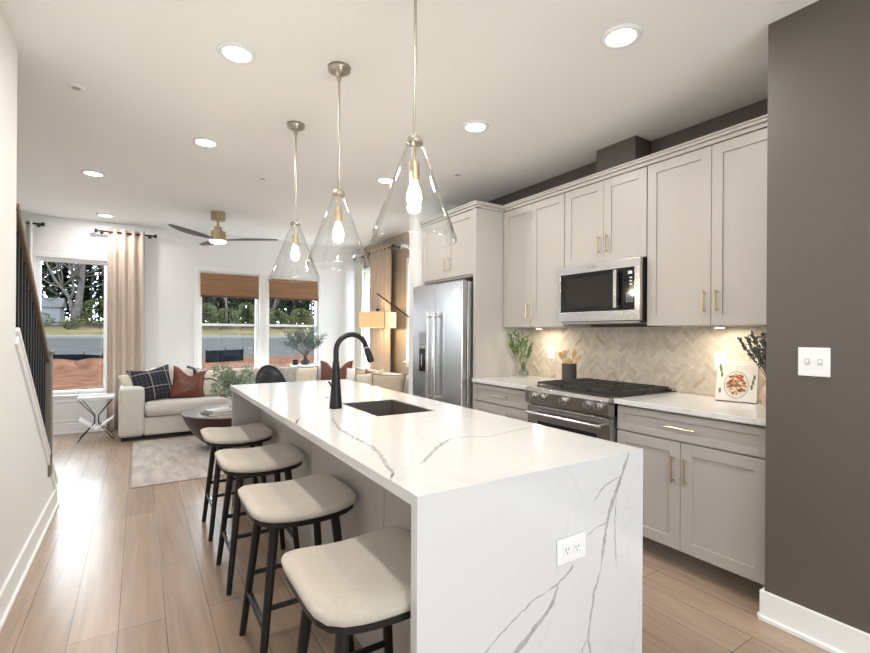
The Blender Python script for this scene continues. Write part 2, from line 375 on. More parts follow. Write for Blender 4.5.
def window(name, axis, pos, op, sash=True, out=1, slim=.045):
    p, q, z0, z1 = op
    w = tag(thing(name, None, None, ((p + q) / 2, pos, z0) if axis == 'y' else (pos, (p + q) / 2, z0)), kind='structure')
    def bx(mb, a0, a1, d0, d1, c0, c1):   # along, depth (0 = room face, + outside), z
        d0, d1 = pos + out * d0, pos + out * d1
        if axis == 'y': mb.box(a0, a1, min(d0, d1), max(d0, d1), c0, c1)
        else: mb.box(min(d0, d1), max(d0, d1), a0, a1, c0, c1)
    c = MB(); t = .06
    bx(c, p - t, q + t, -.018, 0, z1, z1 + t); bx(c, p - t, p, -.018, 0, z0, z1); bx(c, q, q + t, -.018, 0, z0, z1)
    c.build('casing', M['trim'], w, bevel=.003)
    f = MB()
    bx(f, p, p + slim, .03, .11, z0, z1); bx(f, q - slim, q, .03, .11, z0, z1); bx(f, p + slim, q - slim, .03, .11, z0, z0 + slim); bx(f, p + slim, q - slim, .03, .11, z1 - slim, z1)
    fr = f.build('window_frame', M['trim'], w, bevel=.003)
    if sash:
        zm = 1.42; r = MB(); bx(r, p + slim, q - slim, .05, .10, zm - .018, zm + .018); r.build('meeting_rail', M['trim'], w, bevel=.003)
    g = MB(); bx(g, p + slim, q - slim, .075, .08, z0 + slim, z1 - slim); g.build('pane', M['glass'], fr)
    s = MB(); bx(s, p - .08, q + .08, -.05, .03, z0 - .025, z0); bx(s, p - .06, q + .06, -.016, 0, z0 - .085, z0 - .025); s.build('sill', M['trim'], w, bevel=.004)
    return w
window('window_1', 'y', YF, W1, sash=False); window('window_2', 'y', YF, W2); window('window_3', 'y', YF, W3)
window('window_4', 'x', XR, R1); window('window_5', 'x', XR, R2)
window('window_6', 'y', YB, (-.4, 1.6, .5, 2.1), sash=False, out=-1)

# ================================================================ STAIR
st = thing('staircase', 'dark stained staircase rising behind the white knee wall', 'staircase', (-1.1, 3.5, 0))
n = 10
for i in range(n):
    y1 = 4.45 - i * .225; z = .19 * (i + 1)
    box(XK + .01, -.66, y1 - .225, y1 + .02, z - .03, z).build('tread', M['rail'], st, bevel=.004)
    box(XK + .01, -.66, y1 - .02, y1, z - .19, z - .03).build('riser', M['black'], st)
rl = thing('stair_railing', 'walnut handrail with black balusters running down the white knee wall', 'railing', (-.59, 3.7, .6))
hr = MB(); hr.bar((-.548, 3.152, 1.955), (-.548, 4.18, 1.11), .055, .05); hr.build('handrail', M['rail'], rl, bevel=.01)
box(-.605, -.515, 4.17, 4.26, .30, 1.15).box(-.615, -.505, 4.16, 4.27, 1.15, 1.175).build('newel_post', M['newel'], rl, bevel=.006)
for i in range(12):
    y = 3.175 + i * .085; zc = 1.325 - (y - 3.15) * .837; zr = 1.955 - (y - 3.152) * .822
    box(-.557, -.537, y - .01, y + .01, zc + .018, zr - .028).build('baluster', M['black'], rl)

# ================================================================ CEILING FITTINGS
def downlight(i, x, y, label, group=None):
    t = thing('recessed_downlight', label, 'ceiling light', (x, y, CEIL - .012), 0, group)
    MB().lathe([(.067, .006), (.072, 0), (.092, .004), (.095, .0115), (.06, .0115)], (0, 0, 0), 32).build('trim_ring', M['trim'], t, smooth=True, local=True)
    MB().lathe([(.0, .004), (.04, .004), (.068, .008)], (0, 0, 0), 32).build('lens', M['lens'], t, smooth=True, local=True)
    l = bpy.data.lights.new('downlight_lamp', 'AREA'); l.shape = 'DISK'; l.size = .13; l.energy = DOWN_W; l.color = (1, .975, .95)
    lo = bpy.data.objects.new('downlight_lamp', l); col.objects.link(lo); lo.parent = t; lo.location = (0, 0, -.004)
DL = ['lit round recessed ceiling light nearest the camera on the cabinet side, above the aisle',
      'lit round recessed ceiling light nearest the camera on the open left side of the ceiling',
      'lit round recessed ceiling light between the nearest left one and the row over the sofa',
      'lit round recessed ceiling light above the aisle in front of the microwave',
      'lit round recessed ceiling light on the left, in front of the tan curtain',
      'lit round recessed ceiling light seen through the nearest pendant, in front of the refrigerator',
      'small lit recessed ceiling light farthest away, right above the first far window']
for i, (x, y) in enumerate(DOWN):
    if i < len(DL): downlight(i, x, y, DL[i])
    else: downlight(i, x, y, 'round recessed ceiling light behind the camera', 'ceiling lights behind the camera')
for (x, y), lb in (((-.32, 3.47), 'small white sprinkler cover on the ceiling near the left wall'), ((.97, 4.56), 'flat white ceiling disc between the fan and the middle pendant'), ((2.43, 3.47), 'tiny ceiling sprinkler disc above the refrigerator side panel')):
    t = thing('sprinkler_cover', lb, 'sprinkler', (x, y, CEIL - .01))
    MB().lathe([(0, .002), (.03, .0), (.042, .003), (.045, .0095)], n=24).build('cover_plate', M['trim'], t, smooth=True, local=True)
    MB().lathe([(.0, -.001), (.018, -.001), (.026, .0015)], n=20).build('deflector', M['grey'], t, smooth=True, local=True)

def pendant(x, y, label):
    t = thing('glass_pendant', label, 'pendant light', (x, y, 1.68), 0, 'clear glass pendants over the island')
    z0 = 1.68
    def Z(z): return z - z0
    MB().lathe([(0, Z(2.715)), (.02, Z(2.715)), (.058, Z(2.738)), (.062, Z(2.7595)), (0, Z(2.7595))], n=32).build('canopy', M['nickel'], t, smooth=True, local=True)
    MB().cyl((0, 0, Z(2.08)), (0, 0, Z(2.72)), .006).cyl((0, 0, Z(2.69)), (0, 0, Z(2.72)), .011).build('rod', M['nickel'], t, smooth=False, local=True)
    MB().lathe([(0, Z(2.09)), (.03, Z(2.088)), (.034, Z(2.078)), (.034, Z(2.064)), (.0, Z(2.062))], n=28).build('top_cap', M['nickel'], t, smooth=False, local=True)
    so = MB().cyl((0, 0, Z(2.062)), (0, 0, Z(1.99)), .006).lathe([(0, Z(1.995)), (.02, Z(1.993)), (.021, Z(1.985)), (.021, Z(1.925)), (.017, Z(1.92)), (0, Z(1.92))], n=24)
    so.build('socket', M['brass'], t, smooth=False, local=True)
    MB().lathe([(.012, Z(1.92)), (.015, Z(1.905)), (.028, Z(1.872)), (.031, Z(1.852)), (.026, Z(1.832)), (.012, Z(1.818)), (0, Z(1.815))], n=24).build('bulb', M['bulb'], t, smooth=True, local=True)
    pr = [(.030, 2.078), (.031, 2.06), (.042, 2.03), (.060, 1.985), (.082, 1.925), (.108, 1.855), (.135, 1.785), (.155, 1.735), (.166, 1.705), (.170, 1.688)]
    inn = [(r - .003, z) for r, z in pr][::-1]
    lip = [(.1715, 1.683), (.170, 1.680), (.167, 1.683)]
    MB().lathe([(r, Z(z)) for r, z in pr + lip + inn], n=48).build('glass_shade', M['pglass'], t, smooth=True, local=True)
    l = bpy.data.lights.new('pendant_lamp', 'POINT'); l.energy = 6; l.color = (1, .84, .62); l.shadow_soft_size = .03
    lo = bpy.data.objects.new('pendant_lamp', l); col.objects.link(lo); lo.parent = t; lo.location = (0, 0, Z(1.79))
pendant(.913, 1.60, 'clear glass cone pendant nearest the camera, its canopy above the picture')
pendant(.913, 2.43, 'clear glass cone pendant in the middle of the three over the island')
pendant(.913, 3.26, 'clear glass cone pendant farthest from the camera, in front of the bamboo blind')

fan = thing('ceiling_fan', 'antique brass ceiling fan with three slim dark blades and a lit lens', 'ceiling fan', (.80, 6.17, 2.37))
def FZ(z): return z - 2.37
MB().lathe([(0, FZ(2.66)), (.075, FZ(2.66)), (.082, FZ(2.668)), (.082, FZ(2.7595)), (0, FZ(2.7595))], n=32).build('canopy', M['antique'], fan, local=True, bevel=.003)
MB().cyl((0, 0, FZ(2.57)), (0, 0, FZ(2.67)), .014).build('downrod', M['antique'], fan, local=True)
MB().lathe([(0, FZ(2.585)), (.045, FZ(2.58)), (.047, FZ(2.53)), (.085, FZ(2.525)), (.088, FZ(2.44)), (.098, FZ(2.435)), (.1, FZ(2.415)), (0, FZ(2.41))], n=36).build('motor_housing', M['antique'], fan, local=True)
MB().lathe([(.095, FZ(2.413)), (.096, FZ(2.405)), (.08, FZ(2.388)), (.04, FZ(2.376)), (0, FZ(2.372))], n=32).build('light_lens', M['fanlight'], fan, smooth=True, local=True)
for a in (R(-20), R(-20 + 120), R(-20 + 240)):
    mb = MB(); vs = []; nn = 14
    for i in range(nn + 1):
        s = i / nn; r = .09 + s * .60; w = .022 + .048 * math.sin(min(1, s * 1.02) * math.pi) ** .8 * (1 if s < .97 else .6); tw = R(3 - 1 * s)
        for q, dz in ((-1, 0), (1, 0), (1, .007), (-1, .007)):
            y = q * w; vs.append((r, y * math.cos(tw) - .03 * math.sin(s * 3), FZ(2.425) + .03 * s + y * math.sin(tw) + dz))
    fs = []
    for i in range(nn):
        for k in range(4): fs.append((i * 4 + k, i * 4 + (k + 1) % 4, (i + 1) * 4 + (k + 1) % 4, (i + 1) * 4 + k))
    fs += [(3, 2, 1, 0), (nn * 4, nn * 4 + 1, nn * 4 + 2, nn * 4 + 3)]
    ca, sa = math.cos(a), math.sin(a)
    mb.add([(x * ca - y * sa, x * sa + y * ca, z) for x, y, z in vs], fs)
    mb.build('blade', M['blade'], fan, local=True)

# ================================================================ CABINETS
def shaker(xf, y0, y1, z0, z1, rail=.062, th=.02, g=.0015):
    mb = MB(); y0 += g; y1 -= g; z0 += g; z1 -= g; r = rail
    mb.box(xf, xf + th, y0, y0 + r, z0, z1).box(xf, xf + th, y1 - r, y1, z0, z1).box(xf, xf + th, y0 + r, y1 - r, z0, z0 + r).box(xf, xf + th, y0 + r, y1 - r, z1 - r, z1)
    mb.box(xf + .009, xf + th, y0 + r - .002, y1 - r + .002, z0 + r - .002, z1 - r + .002)
    return mb
def pull_v(xf, y, z0, z1, parent, m='brass'):
    MB().cyl((xf - .028, y, z0), (xf - .028, y, z1), .0055, n=10).cyl((xf - .028, y, z0 + .012), (xf, y, z0 + .012), .0045, n=8).cyl((xf - .028, y, z1 - .012), (xf, y, z1 - .012), .0045, n=8).build('handle', M[m], parent)
def pull_h(xf, y0, y1, z, parent, m='brass'):
    MB().cyl((xf - .028, y0, z), (xf - .028, y1, z), .0055, n=10).cyl((xf - .028, y0 + .012, z), (xf, y0 + .012, z), .0045, n=8).cyl((xf - .028, y1 - .012, z), (xf, y1 - .012, z), .0045, n=8).build('handle', M[m], parent)
XU = 2.875; UZ0, UZ1 = 1.375, 2.45
def upper(y0, y1, ym, z0, label, hz, hdy=.035, fill=0):
    t = thing('wall_cabinet', label, 'cabinet', ((XU + XR) / 2, (y0 + y1) / 2, z0))
    box(XU + .021, XR - .012, y0 + .0005, y1 - .0005, z0, UZ1).build('body', M['cab'], t, bevel=.001)
    if fill: box(XU, XU + .02, y0, y0 + fill, z0, UZ1).build('filler', M['cab'], t)
    for a, b, side in ((y0 + fill, ym, 1), (ym, y1, 0)):
        d = shaker(XU, a, b, z0, UZ1 - .002).build('door', M['cab'], t, bevel=.0012)
        pull_v(XU, ym - hdy if side else ym + hdy, hz, hz + .13, d)
    return t
upper(1.01, 1.885, 1.47, UZ0, 'tall double-door greige wall cabinet between the microwave and the dark wall', 1.455)
upper(1.89, 2.605, 2.235, 1.842, 'short double-door greige wall cabinet directly above the microwave', 1.915)
upper(2.61, 3.345, 2.985, UZ0, 'tall double-door greige wall cabinet between the microwave and the refrigerator side panel', 1.455)
# over-fridge cabinet and its side panels
XP = 2.56
t = thing('refrigerator_cabinet', 'deep greige double-door cabinet above the refrigerator', 'cabinet', (2.9, 3.85, 1.84))
box(XP + .021, XR - .012, 3.39, 4.30, 1.84, 2.45).build('body', M['cab'], t)
for a, b, s in ((3.39, 3.83, 1), (3.83, 4.29, 0)):
    d = shaker(XP, a, b, 1.86, 2.448).build('door', M['cab'], t, bevel=.0012)
    pull_v(XP, 3.83 - .035 if s else 3.83 + .035, 1.93, 2.06, d)
tag(box(XP - .005, XR, 3.352, 3.388, 0, 2.45).build('refrigerator_side_panel', M['cab'], bevel=.0015), 'tall greige side panel between the refrigerator and the short left counter', 'cabinet panel')
cr = MB()
def crown_run(mb, x, y0, y1):
    mb.box(x - .012, x + .03, y0, y1, 2.4505, 2.475).box(x - .028, x + .03, y0, y1, 2.475, 2.493).box(x - .036, XR - .001, y0, y1, 2.493, 2.505)
crown_run(cr, XU, 1.010, 3.352 - .03); crown_run(cr, XP, 3.352 - .03, 4.315)
cr.box(XP - .012, XR - .001, 3.352 - .012, 3.36, 2.4505, 2.475).box(XP - .02, XR - .001, 3.352 - .028, 3.36, 2.475, 2.493)
tag(cr.build('crown_moulding', M['cab'], bevel=.002), 'stepped greige crown moulding running along the tops of the wall cabinets', 'moulding')

XB = 2.546
def base(y0, y1, ym, label, open_top=False):
    t = thing('base_cabinet', label, 'cabinet', ((XB + XR) / 2, (y0 + y1) / 2, 0))
    box(XB + .021, XR - .012, y0, y1, .105, .884).build('body', M['cabbase'], t)
    box(XB + .075, XR - .012, y0, y1, 0, .105).build('toe_kick', M['newel'], t)
    d = shaker(XB, y0, y1, .725, .872, rail=.04).build('drawer', M['cabbase'], t, bevel=.0012)
    pull_h(XB, ym - .085, ym + .085, .797, d)
    for a, b, s in ((y0, ym, 1), (ym, y1, 0)):
        d = shaker(XB, a, b, .115, .718).build('door', M['cabbase'], t, bevel=.0012)
        pull_v(XB, ym - .035 if s else ym + .035, .49, .64, d)
base(1.028, 1.868, 1.46, 'grey double-door base cabinet with a drawer between the range and the dark wall')
base(2.63, 3.351, 2.985, 'grey double-door base cabinet with a drawer between the range and the refrigerator')
for y0, y1, lb in ((1.010, 1.873, 'white veined quartz counter to the right of the range'), (2.625, 3.351, 'white veined quartz counter between the range and the refrigerator panel')):
    mb = box(2.515, XR - .001, y0, y1, .885, .915)
    tag(mb.build('kitchen_counter', M['quartz'], bevel=.003), lb, 'countertop')

# herringbone backsplash
def backsplash():
    Wd, n_ = .026, 4; y0, y1, z0, z1 = 1.010, 3.351, .916, 1.375
    bm = bmesh.new(); g = .0011; X = XR - .009
    ca = math.cos(R(45)); rng = random.Random(3); K = int(3.0 / Wd)
    for i in range(-K, K):
        for j in range(-K, K):
            m_ = (i - j) % (2 * n_)
            if m_ == 0: r = (i, j, i + n_, j + 1)
            elif m_ == 2 * n_ - 1: r = (i, j, i + 1, j + n_)
            else: continue
            pts = [(r[0] * Wd + g, r[1] * Wd + g), (r[2] * Wd - g, r[1] * Wd + g), (r[2] * Wd - g, r[3] * Wd - g), (r[0] * Wd + g, r[3] * Wd - g)]
            pts = [((a - b) * ca + 2.2, (a + b) * ca + 1.15) for a, b in pts]
            if max(p[0] for p in pts) < y0 or min(p[0] for p in pts) > y1 or max(p[1] for p in pts) < z0 or min(p[1] for p in pts) > z1: continue
            vs = [bm.verts.new((X, a, b)) for a, b in pts]; f = bm.faces.new(vs)
            f.material_index = rng.choices([1, 2, 3, 4, 5], [5, 5, 3, 4, .8])[0]
    for co, no in (((0, y0, 0), (0, -1, 0)), ((0, y1, 0), (0, 1, 0)), ((0, 0, z0), (0, 0, -1)), ((0, 0, z1), (0, 0, 1))):
        bmesh.ops.bisect_plane(bm, geom=bm.verts[:] + bm.edges[:] + bm.faces[:], plane_co=co, plane_no=no, clear_outer=True)
    me = bpy.data.meshes.new('backsplash')
    r = bmesh.ops.create_cube(bm, size=1, matrix=Matrix.Translation((XR - .0049, (y0 + y1) / 2, (z0 + z1) / 2)) @ Matrix.Diagonal((.0062, y1 - y0, z1 - z0, 1)))
    loc = Vector((XR - .005, (y0 + y1) / 2, z0)); bmesh.ops.translate(bm, verts=bm.verts, vec=-loc)
    bmesh.ops.recalc_face_normals(bm, faces=bm.faces)
    bm.to_mesh(me); bm.free()
    for k in ('grout', 'tile0', 'tile1', 'tile2', 'tile3', 'tile4'): me.materials.append(M[k])
    o = bpy.data.objects.new('tile_backsplash', me); col.objects.link(o); o.location = loc
    tag(o, 'cream herringbone marble tile backsplash behind the range and counters', 'backsplash')
backsplash()
for y, lb in ((3.05, 'small warm puck light under the wall cabinet left of the microwave'), (1.50, 'small warm puck light under the wall cabinet near the dark wall')):
    t = thing('puck_light', lb, 'under-cabinet light', (3.04, y, UZ0 - .014))
    MB().cyl((0, 0, 0), (0, 0, .0135), .033, n=24).build('housing', M['trim'], t, local=True)
    MB().cyl((0, 0, -.001), (0, 0, .0), .026, n=24).build('lens', M['undl'], t, local=True)
    l = bpy.data.lights.new('puck_lamp', 'AREA'); l.shape = 'DISK'; l.size = .05; l.energy = 1.5; l.color = (1, .86, .66)
    lo = bpy.data.objects.new('puck_lamp', l); col.objects.link(lo); lo.parent = t; lo.location = (0, 0, -.003); lo.rotation_euler = (0, 0, 0)

# ================================================================ REFRIGERATOR
fr = thing('refrigerator', 'stainless side-by-side refrigerator with an ice dispenser beside the tall side panel', 'refrigerator', (2.8, 3.86, 0))
XF = 2.44
box(XF + .068, 3.17, 3.425, 4.30, .02, 1.79).build('body', M['steel'], fr, bevel=.004)
box(XF + .06, XF + .068, 3.435, 4.29, .08, 1.78).build('door_gasket', M['black'], fr)
d1 = box(XF, XF + .06, 3.42, 3.868, .07, 1.80).build('door', M['steel'], fr, bevel=.008)
d2 = box(XF, XF + .06, 3.876, 4.305, .07, 1.80).build('door', M['steel'], fr, bevel=.008)
box(XF + .03, XF + .08, 3.43, 4.30, .0, .07).build('kick_grille', M['black'], fr)
for d, y in ((d1, 3.82), (d2, 3.925)):
    MB().cyl((XF - .055, y, .66), (XF - .055, y, 1.52), .013, n=14).cyl((XF - .055, y, .70), (XF, y, .70), .01, n=10).cyl((XF - .055, y, 1.48), (XF, y, 1.48), .01, n=10).build('handle', M['chrome'], d)
box(XF - .004, XF, 4.03, 4.17, .90, 1.33).build('dispenser_frame', M['steeld'], d2, bevel=.002)
box(XF - .007, XF - .004, 4.045, 4.155, 1.20, 1.31).build('dispenser_display', M['grey'], d2)
box(XF - .007, XF - .004, 4.045, 4.155, .93, 1.16).box(XF - .014, XF - .007, 4.09, 4.11, .99, 1.10, 1).build('dispenser_recess', [M['blackgl'], M['steel']], d2)
bd = box(XF - .003, XF, 3.47, 3.60, 1.70, 1.725)
for i in range(9): bd.box(XF - .0036, XF - .003, 3.48 + i * .0125, 3.488 + i * .0125, 1.708, 1.718, 1)
bd.build('badge', [M['chrome'], M['grey']], d1)

fr.location.y -= .018
# ================================================================ MICROWAVE
XM = 2.81
mw = thing('microwave', 'stainless over-the-range microwave with a black glass door', 'microwave', (3.0, 2.25, 1.395))
box(XM + .03, XR - .011, 1.893, 2.602, 1.41, 1.838).build('body', M['black'], mw, bevel=.003)
fm = MB(); fm.box(XM, XM + .03, 1.893, 2.602, 1.775, 1.838).box(XM, XM + .03, 1.893, 2.602, 1.412, 1.485).box(XM, XM + .03, 1.893, 1.935, 1.485, 1.775).box(XM, XM + .03, 2.585, 2.602, 1.485, 1.775)
fm.build('front_frame', M['steel'], mw, bevel=.003)
dr = box(XM + .004, XM + .03, 2.03, 2.585, 1.485, 1.775).build('door', M['blackgl'], mw)
box(XM + .002, XM + .004, 2.10, 2.53, 1.52, 1.745).build('door_window', mat('tinted_window', (.02, .017, .014), .08), dr)
MB().box(XM - .035, XM - .02, 2.052, 2.078, 1.50, 1.765).box(XM - .02, XM + .004, 2.055, 2.075, 1.505, 1.525).box(XM - .02, XM + .004, 2.055, 2.075, 1.74, 1.76).build('handle', M['chrome'], dr, bevel=.004)
cp = box(XM + .004, XM + .03, 1.936, 2.029, 1.486, 1.774)
cp.box(XM + .0032, XM + .004, 1.955, 1.985, 1.73, 1.75, 1)
for r in range(3): cp.box(XM + .0032, XM + .004, 1.955, 1.973, 1.70 - r * .022, 1.708 - r * .022, 1)
for r in range(4):
    for c in range(3): cp.box(XM + .0032, XM + .004, 1.950 + c * .02, 1.957 + c * .02, 1.54 + r * .018, 1.546 + r * .018, 1)
cp.build('control_panel', [M['blackgl'], M['led']], mw)
mb = box(XM - .002, XM, 2.235, 2.335, 1.80, 1.822)
for i in range(8): mb.box(XM - .0026, XM - .002, 2.243 + i * .011, 2.250 + i * .011, 1.806, 1.816, 1)
mb.build('badge', [M['chrome'], M['grey']], mw)
box(XM + .02, XR - .02, 1.91, 2.59, 1.397, 1.41).build('vent_underside', M['steeld'], mw)

# ================================================================ RANGE
rg = thing('gas_range', 'stainless slide-in gas range with black grates below the microwave', 'range', (2.85, 2.249, 0))
RY0, RY1 = 1.877, 2.621; XG = 2.475
box(XG + .06, XR - .012, RY0, RY1, .10, .905).build('body', M['steeld'], rg)
box(XG + .09, XR - .03, RY0 + .01, RY1 - .01, 0, .10).build('kick_plate', M['black'], rg)
c = MB(); pf = [(XG + .02, .795), (XG, .81), (XG - .006, .895), (XG + .01, .918), (XG + .10, .918), (XG + .10, .795)]
c.add([(x, RY0, z) for x, z in pf] + [(x, RY1, z) for x, z in pf], [tuple(range(6)), tuple(range(11, 5, -1))] + [(i, (i + 1) % 6, 6 + (i + 1) % 6, 6 + i) for i in range(6)])
c.build('control_panel', M['steeld'], rg, bevel=.003)
for y in (2.52, 2.435, 2.235, 2.03, 1.945):
    k = MB().cyl((XG - .001, y, .857), (XG - .01, y, .858), .027, n=20).cyl((XG - .01, y, .858), (XG - .042, y, .86), .021, .019, n=20).build('knob', M['chrome'], rg)
    MB().box(XG - .050, XG - .042, y - .004, y + .004, .842, .878).build('pointer', M['chrome'], k)
ct = box(XG + .10, XR - .012, RY0, RY1, .905, .921)
ct.build('cooktop', M['iron'], rg, bevel=.002)
box(XR - .06, XR - .012, RY0, RY1, .921, .938).build('rear_trim', M['steel'], rg, bevel=.002)
for i in range(3):
    y0 = RY0 + .012 + i * .242; y1 = y0 + .236; x0, x1 = XG + .115, XR - .075; g = MB(); t_ = .011
    for y in (y0, y1 - t_): g.box(x0, x1, y, y + t_, .936, .953)
    for x in (x0, x1 - t_): g.box(x, x + t_, y0, y1, .936, .953)
    for k in range(1, 6): x = x0 + (x1 - x0) * k / 6; g.box(x, x + t_, y0, y1, .94, .955)
    g.box(x0, x1, (y0 + y1) / 2 - t_ / 2, (y0 + y1) / 2 + t_ / 2, .94, .955)
    for x in (x0, x1 - t_, (x0 + x1) / 2):
        for y in (y0, y1 - t_): g.box(x, x + t_, y, y + t_, .9205, .94)
    g.build('grate', M['iron'], rg, bevel=.002)
for x, y in ((2.72, 2.0), (3.0, 2.0), (2.86, 2.249), (2.72, 2.5), (3.0, 2.5)):
    MB().cyl((x, y, .921), (x, y, .93), .045, n=24).cyl((x, y, .93), (x, y, .9355), .033, n=24).build('burner', M['black'], rg)
dr = box(XG + .022, XG + .06, RY0 + .003, RY1 - .003, .235, .785).build('oven_door', M['steeld'], rg, bevel=.004)
box(XG + .019, XG + .022, RY0 + .11, RY1 - .11, .36, .675).build('oven_window', M['blackgl'], dr)
MB().cyl((XG - .03, RY0 + .04, .735), (XG - .03, RY1 - .04, .735), .012, n=14).cyl((XG - .03, RY0 + .07, .735), (XG + .022, RY0 + .07, .735), .009, n=10).cyl((XG - .03, RY1 - .07, .735), (XG + .022, RY1 - .07, .735), .009, n=10).build('handle', M['steel'], dr)
box(XG + .025, XG + .06, RY0 + .003, RY1 - .003, .11, .225).build('drawer', M['steeld'], rg, bevel=.004)

# ================================================================ ISLAND
IX0, IX1, IY0, IY1 = .584, 1.505, .997, 3.82
SX0, SX1, SY0, SY1 = .975, 1.31, 2.05, 2.545
tc = thing('island_countertop', 'white quartz island top with grey veins and a waterfall end', 'countertop', (1.04, 2.4, 0))
mb = MB(); zt, zb = .915, .884
def top_rect(m_, x0, x1, y0, y1): m_.box(x0, x1, y0, y1, zb, zt)
# slab with the sink cut-out: one closed ring
xs = [IX0, SX0, SX1, IX1]; ys = [IY0, SY0, SY1, IY1]
for i in range(3):
    for j in range(3):
        if (i, j) == (1, 1): continue
        mb.add([(xs[i], ys[j], zt), (xs[i + 1], ys[j], zt), (xs[i + 1], ys[j + 1], zt), (xs[i], ys[j + 1], zt)], [(0, 1, 2, 3)])
        mb.add([(xs[i], ys[j], zb), (xs[i + 1], ys[j], zb), (xs[i + 1], ys[j + 1], zb), (xs[i], ys[j + 1], zb)], [(3, 2, 1, 0)])
for k in range(3):
    for (a, b) in (((xs[k], ys[0]), (xs[k + 1], ys[0])), ((xs[k], ys[3]), (xs[k + 1], ys[3])), ((xs[0], ys[k]), (xs[0], ys[k + 1])), ((xs[3], ys[k]), (xs[3], ys[k + 1]))):
        mb.quad((*a, zb), (*b, zb), (*b, zt), (*a, zt))
for (a, b) in (((SX0, SY0), (SX1, SY0)), ((SX0, SY1), (SX1, SY1)), ((SX0, SY0), (SX0, SY1)), ((SX1, SY0), (SX1, SY1))):
    mb.quad((*a, zb), (*b, zb), (*b, zt), (*a, zt))
def ribbon(mb, pts, w, place, mi, seed=0):
    """irregular vein inlaid in the slab face; pts = 2-D, place maps 2-D to 3-D"""
    P = []
    rng = random.Random(seed)
    for i in range(len(pts) - 1):
        a, b = Vector(pts[i]), Vector(pts[i + 1]); L_ = (b - a).length; m_ = max(1, int(L_ / .012))
        for k in range(m_): P.append(a.lerp(b, k / m_))
    P.append(Vector(pts[-1])); n_ = len(P); prev = None
    for i, p in enumerate(P):
        d = (P[min(i + 1, n_ - 1)] - P[max(i - 1, 0)]); d = d.normalized() if d.length > 0 else Vector((1, 0)); nn = Vector((-d.y, d.x))
        s = i / (n_ - 1); j = (noise.noise(Vector((p.x * 45, p.y * 45, seed))) * .006 + noise.noise(Vector((p.x * 140, p.y * 140, seed))) * .003)
        ww = 1.35 * w * (.55 + .8 * abs(noise.noise(Vector((p.x * 18, p.y * 18, seed + 9)))) + .35 * rng.random()) * min(1, 6 * (1 - s) + .15, 8 * s + .3)
        c_ = p + nn * j; cur = (c_ + nn * ww / 2, c_ - nn * ww / 2)
        if prev: mb.quad(place(prev[0]), place(prev[1]), place(cur[1]), place(cur[0]), mi)
        prev = cur
onT = lambda p: (min(max(p[0], IX0 + .001), IX1 - .001), max(p[1], IY0 + .001), zt + .00025)
T = [([(.578, 1.135), (.62, 1.2), (.64, 1.28), (.68, 1.41), (.70, 1.52), (.70, 1.61), (.70, 1.68), (.71, 1.86), (.75, 2.04), (.79, 2.17)], .010, 1),
     ([(.578, 2.05), (.65, 2.21), (.75, 2.36), (.82, 2.47)], .010, 2), ([(.578, 2.02), (.66, 2.3), (.7, 2.52)], .006, 2),
     ([(.59, 1.165), (.62, 1.19), (.67, 1.22), (.74, 1.24)], .004, 2), ([(.74, 1.24), (.79, 1.29), (.85, 1.35), (.93, 1.42), (1.02, 1.48)], .011, 1), ([(1.02, 1.48), (1.09, 1.47), (1.16, 1.43), (1.31, 1.46), (1.503, 1.49)], .006, 1),
     ([(.84, 1.33), (.94, 1.34), (1.06, 1.39), (1.16, 1.42)], .003, 2), ([(1.48, 1.12), (1.47, 1.07), (1.43, 1.0)], .006, 2),
     ([(.61, 1.1), (.66, 1.02)], .003, 2), ([(.95, 2.9), (1.1, 3.1), (1.3, 3.2), (1.5, 3.5)], .004, 2), ([(.95, 1.9), (.9, 1.7), (.85, 1.58)], .003, 2)]
for i, (pl, w, k) in enumerate(T): ribbon(mb, pl, w, onT, k, i)
mb.build('slab', [M['quartz'], M['vein'], M['veinl']], tc, weld='flat')
wf = box(IX0, IX1, IY0, IY0 + .031, 0, zb)
# front face runs to the top edge of the mitre
onF = lambda p: (min(max(p[0], IX0 + .001), IX1 - .001), IY0 - .00025, p[1])
Fv = [([(1.425, .914), (1.40, .87), (1.36, .80), (1.32, .73), (1.30, .66), (1.28, .56)], .011, 1), ([(1.28, .56), (1.25, .49), (1.23, .41), (1.22, .35), (1.23, .29), (1.21, .18), (1.17, .05)], .007, 1),
      ([(1.37, .84), (1.30, .82), (1.24, .78)], .004, 1), ([(1.355, .78), (1.35, .66), (1.36, .54)], .004, 1), ([(1.31, .70), (1.25, .69), (1.21, .67)], .004, 1),
      ([(1.15, .60), (1.13, .58), (1.08, .56), (1.04, .55)], .008, 1), ([(1.04, .55), (.98, .54), (.91, .51), (.85, .48), (.80, .45), (.70, .38), (.60, .3)], .004, 1),
      ([(1.08, .56), (1.06, .51), (1.01, .47), (.96, .44), (.91, .41), (.84, .33), (.78, .22), (.75, .05)], .014, 1), ([(1.23, .35), (1.20, .33), (1.18, .29)], .004, 1),
      ([(1.49, .42), (1.485, .35), (1.48, .29), (1.45, .23), (1.42, .1)], .005, 2), ([(1.45, .68), (1.40, .66), (1.37, .65)], .003, 2)]
for i, (pl, w, k) in enumerate(Fv): ribbon(wf, pl, w, onF, k, i + 40)
wf.build('waterfall_end', [M['quartz'], M['vein'], M['veinl']], tc, weld='flat')

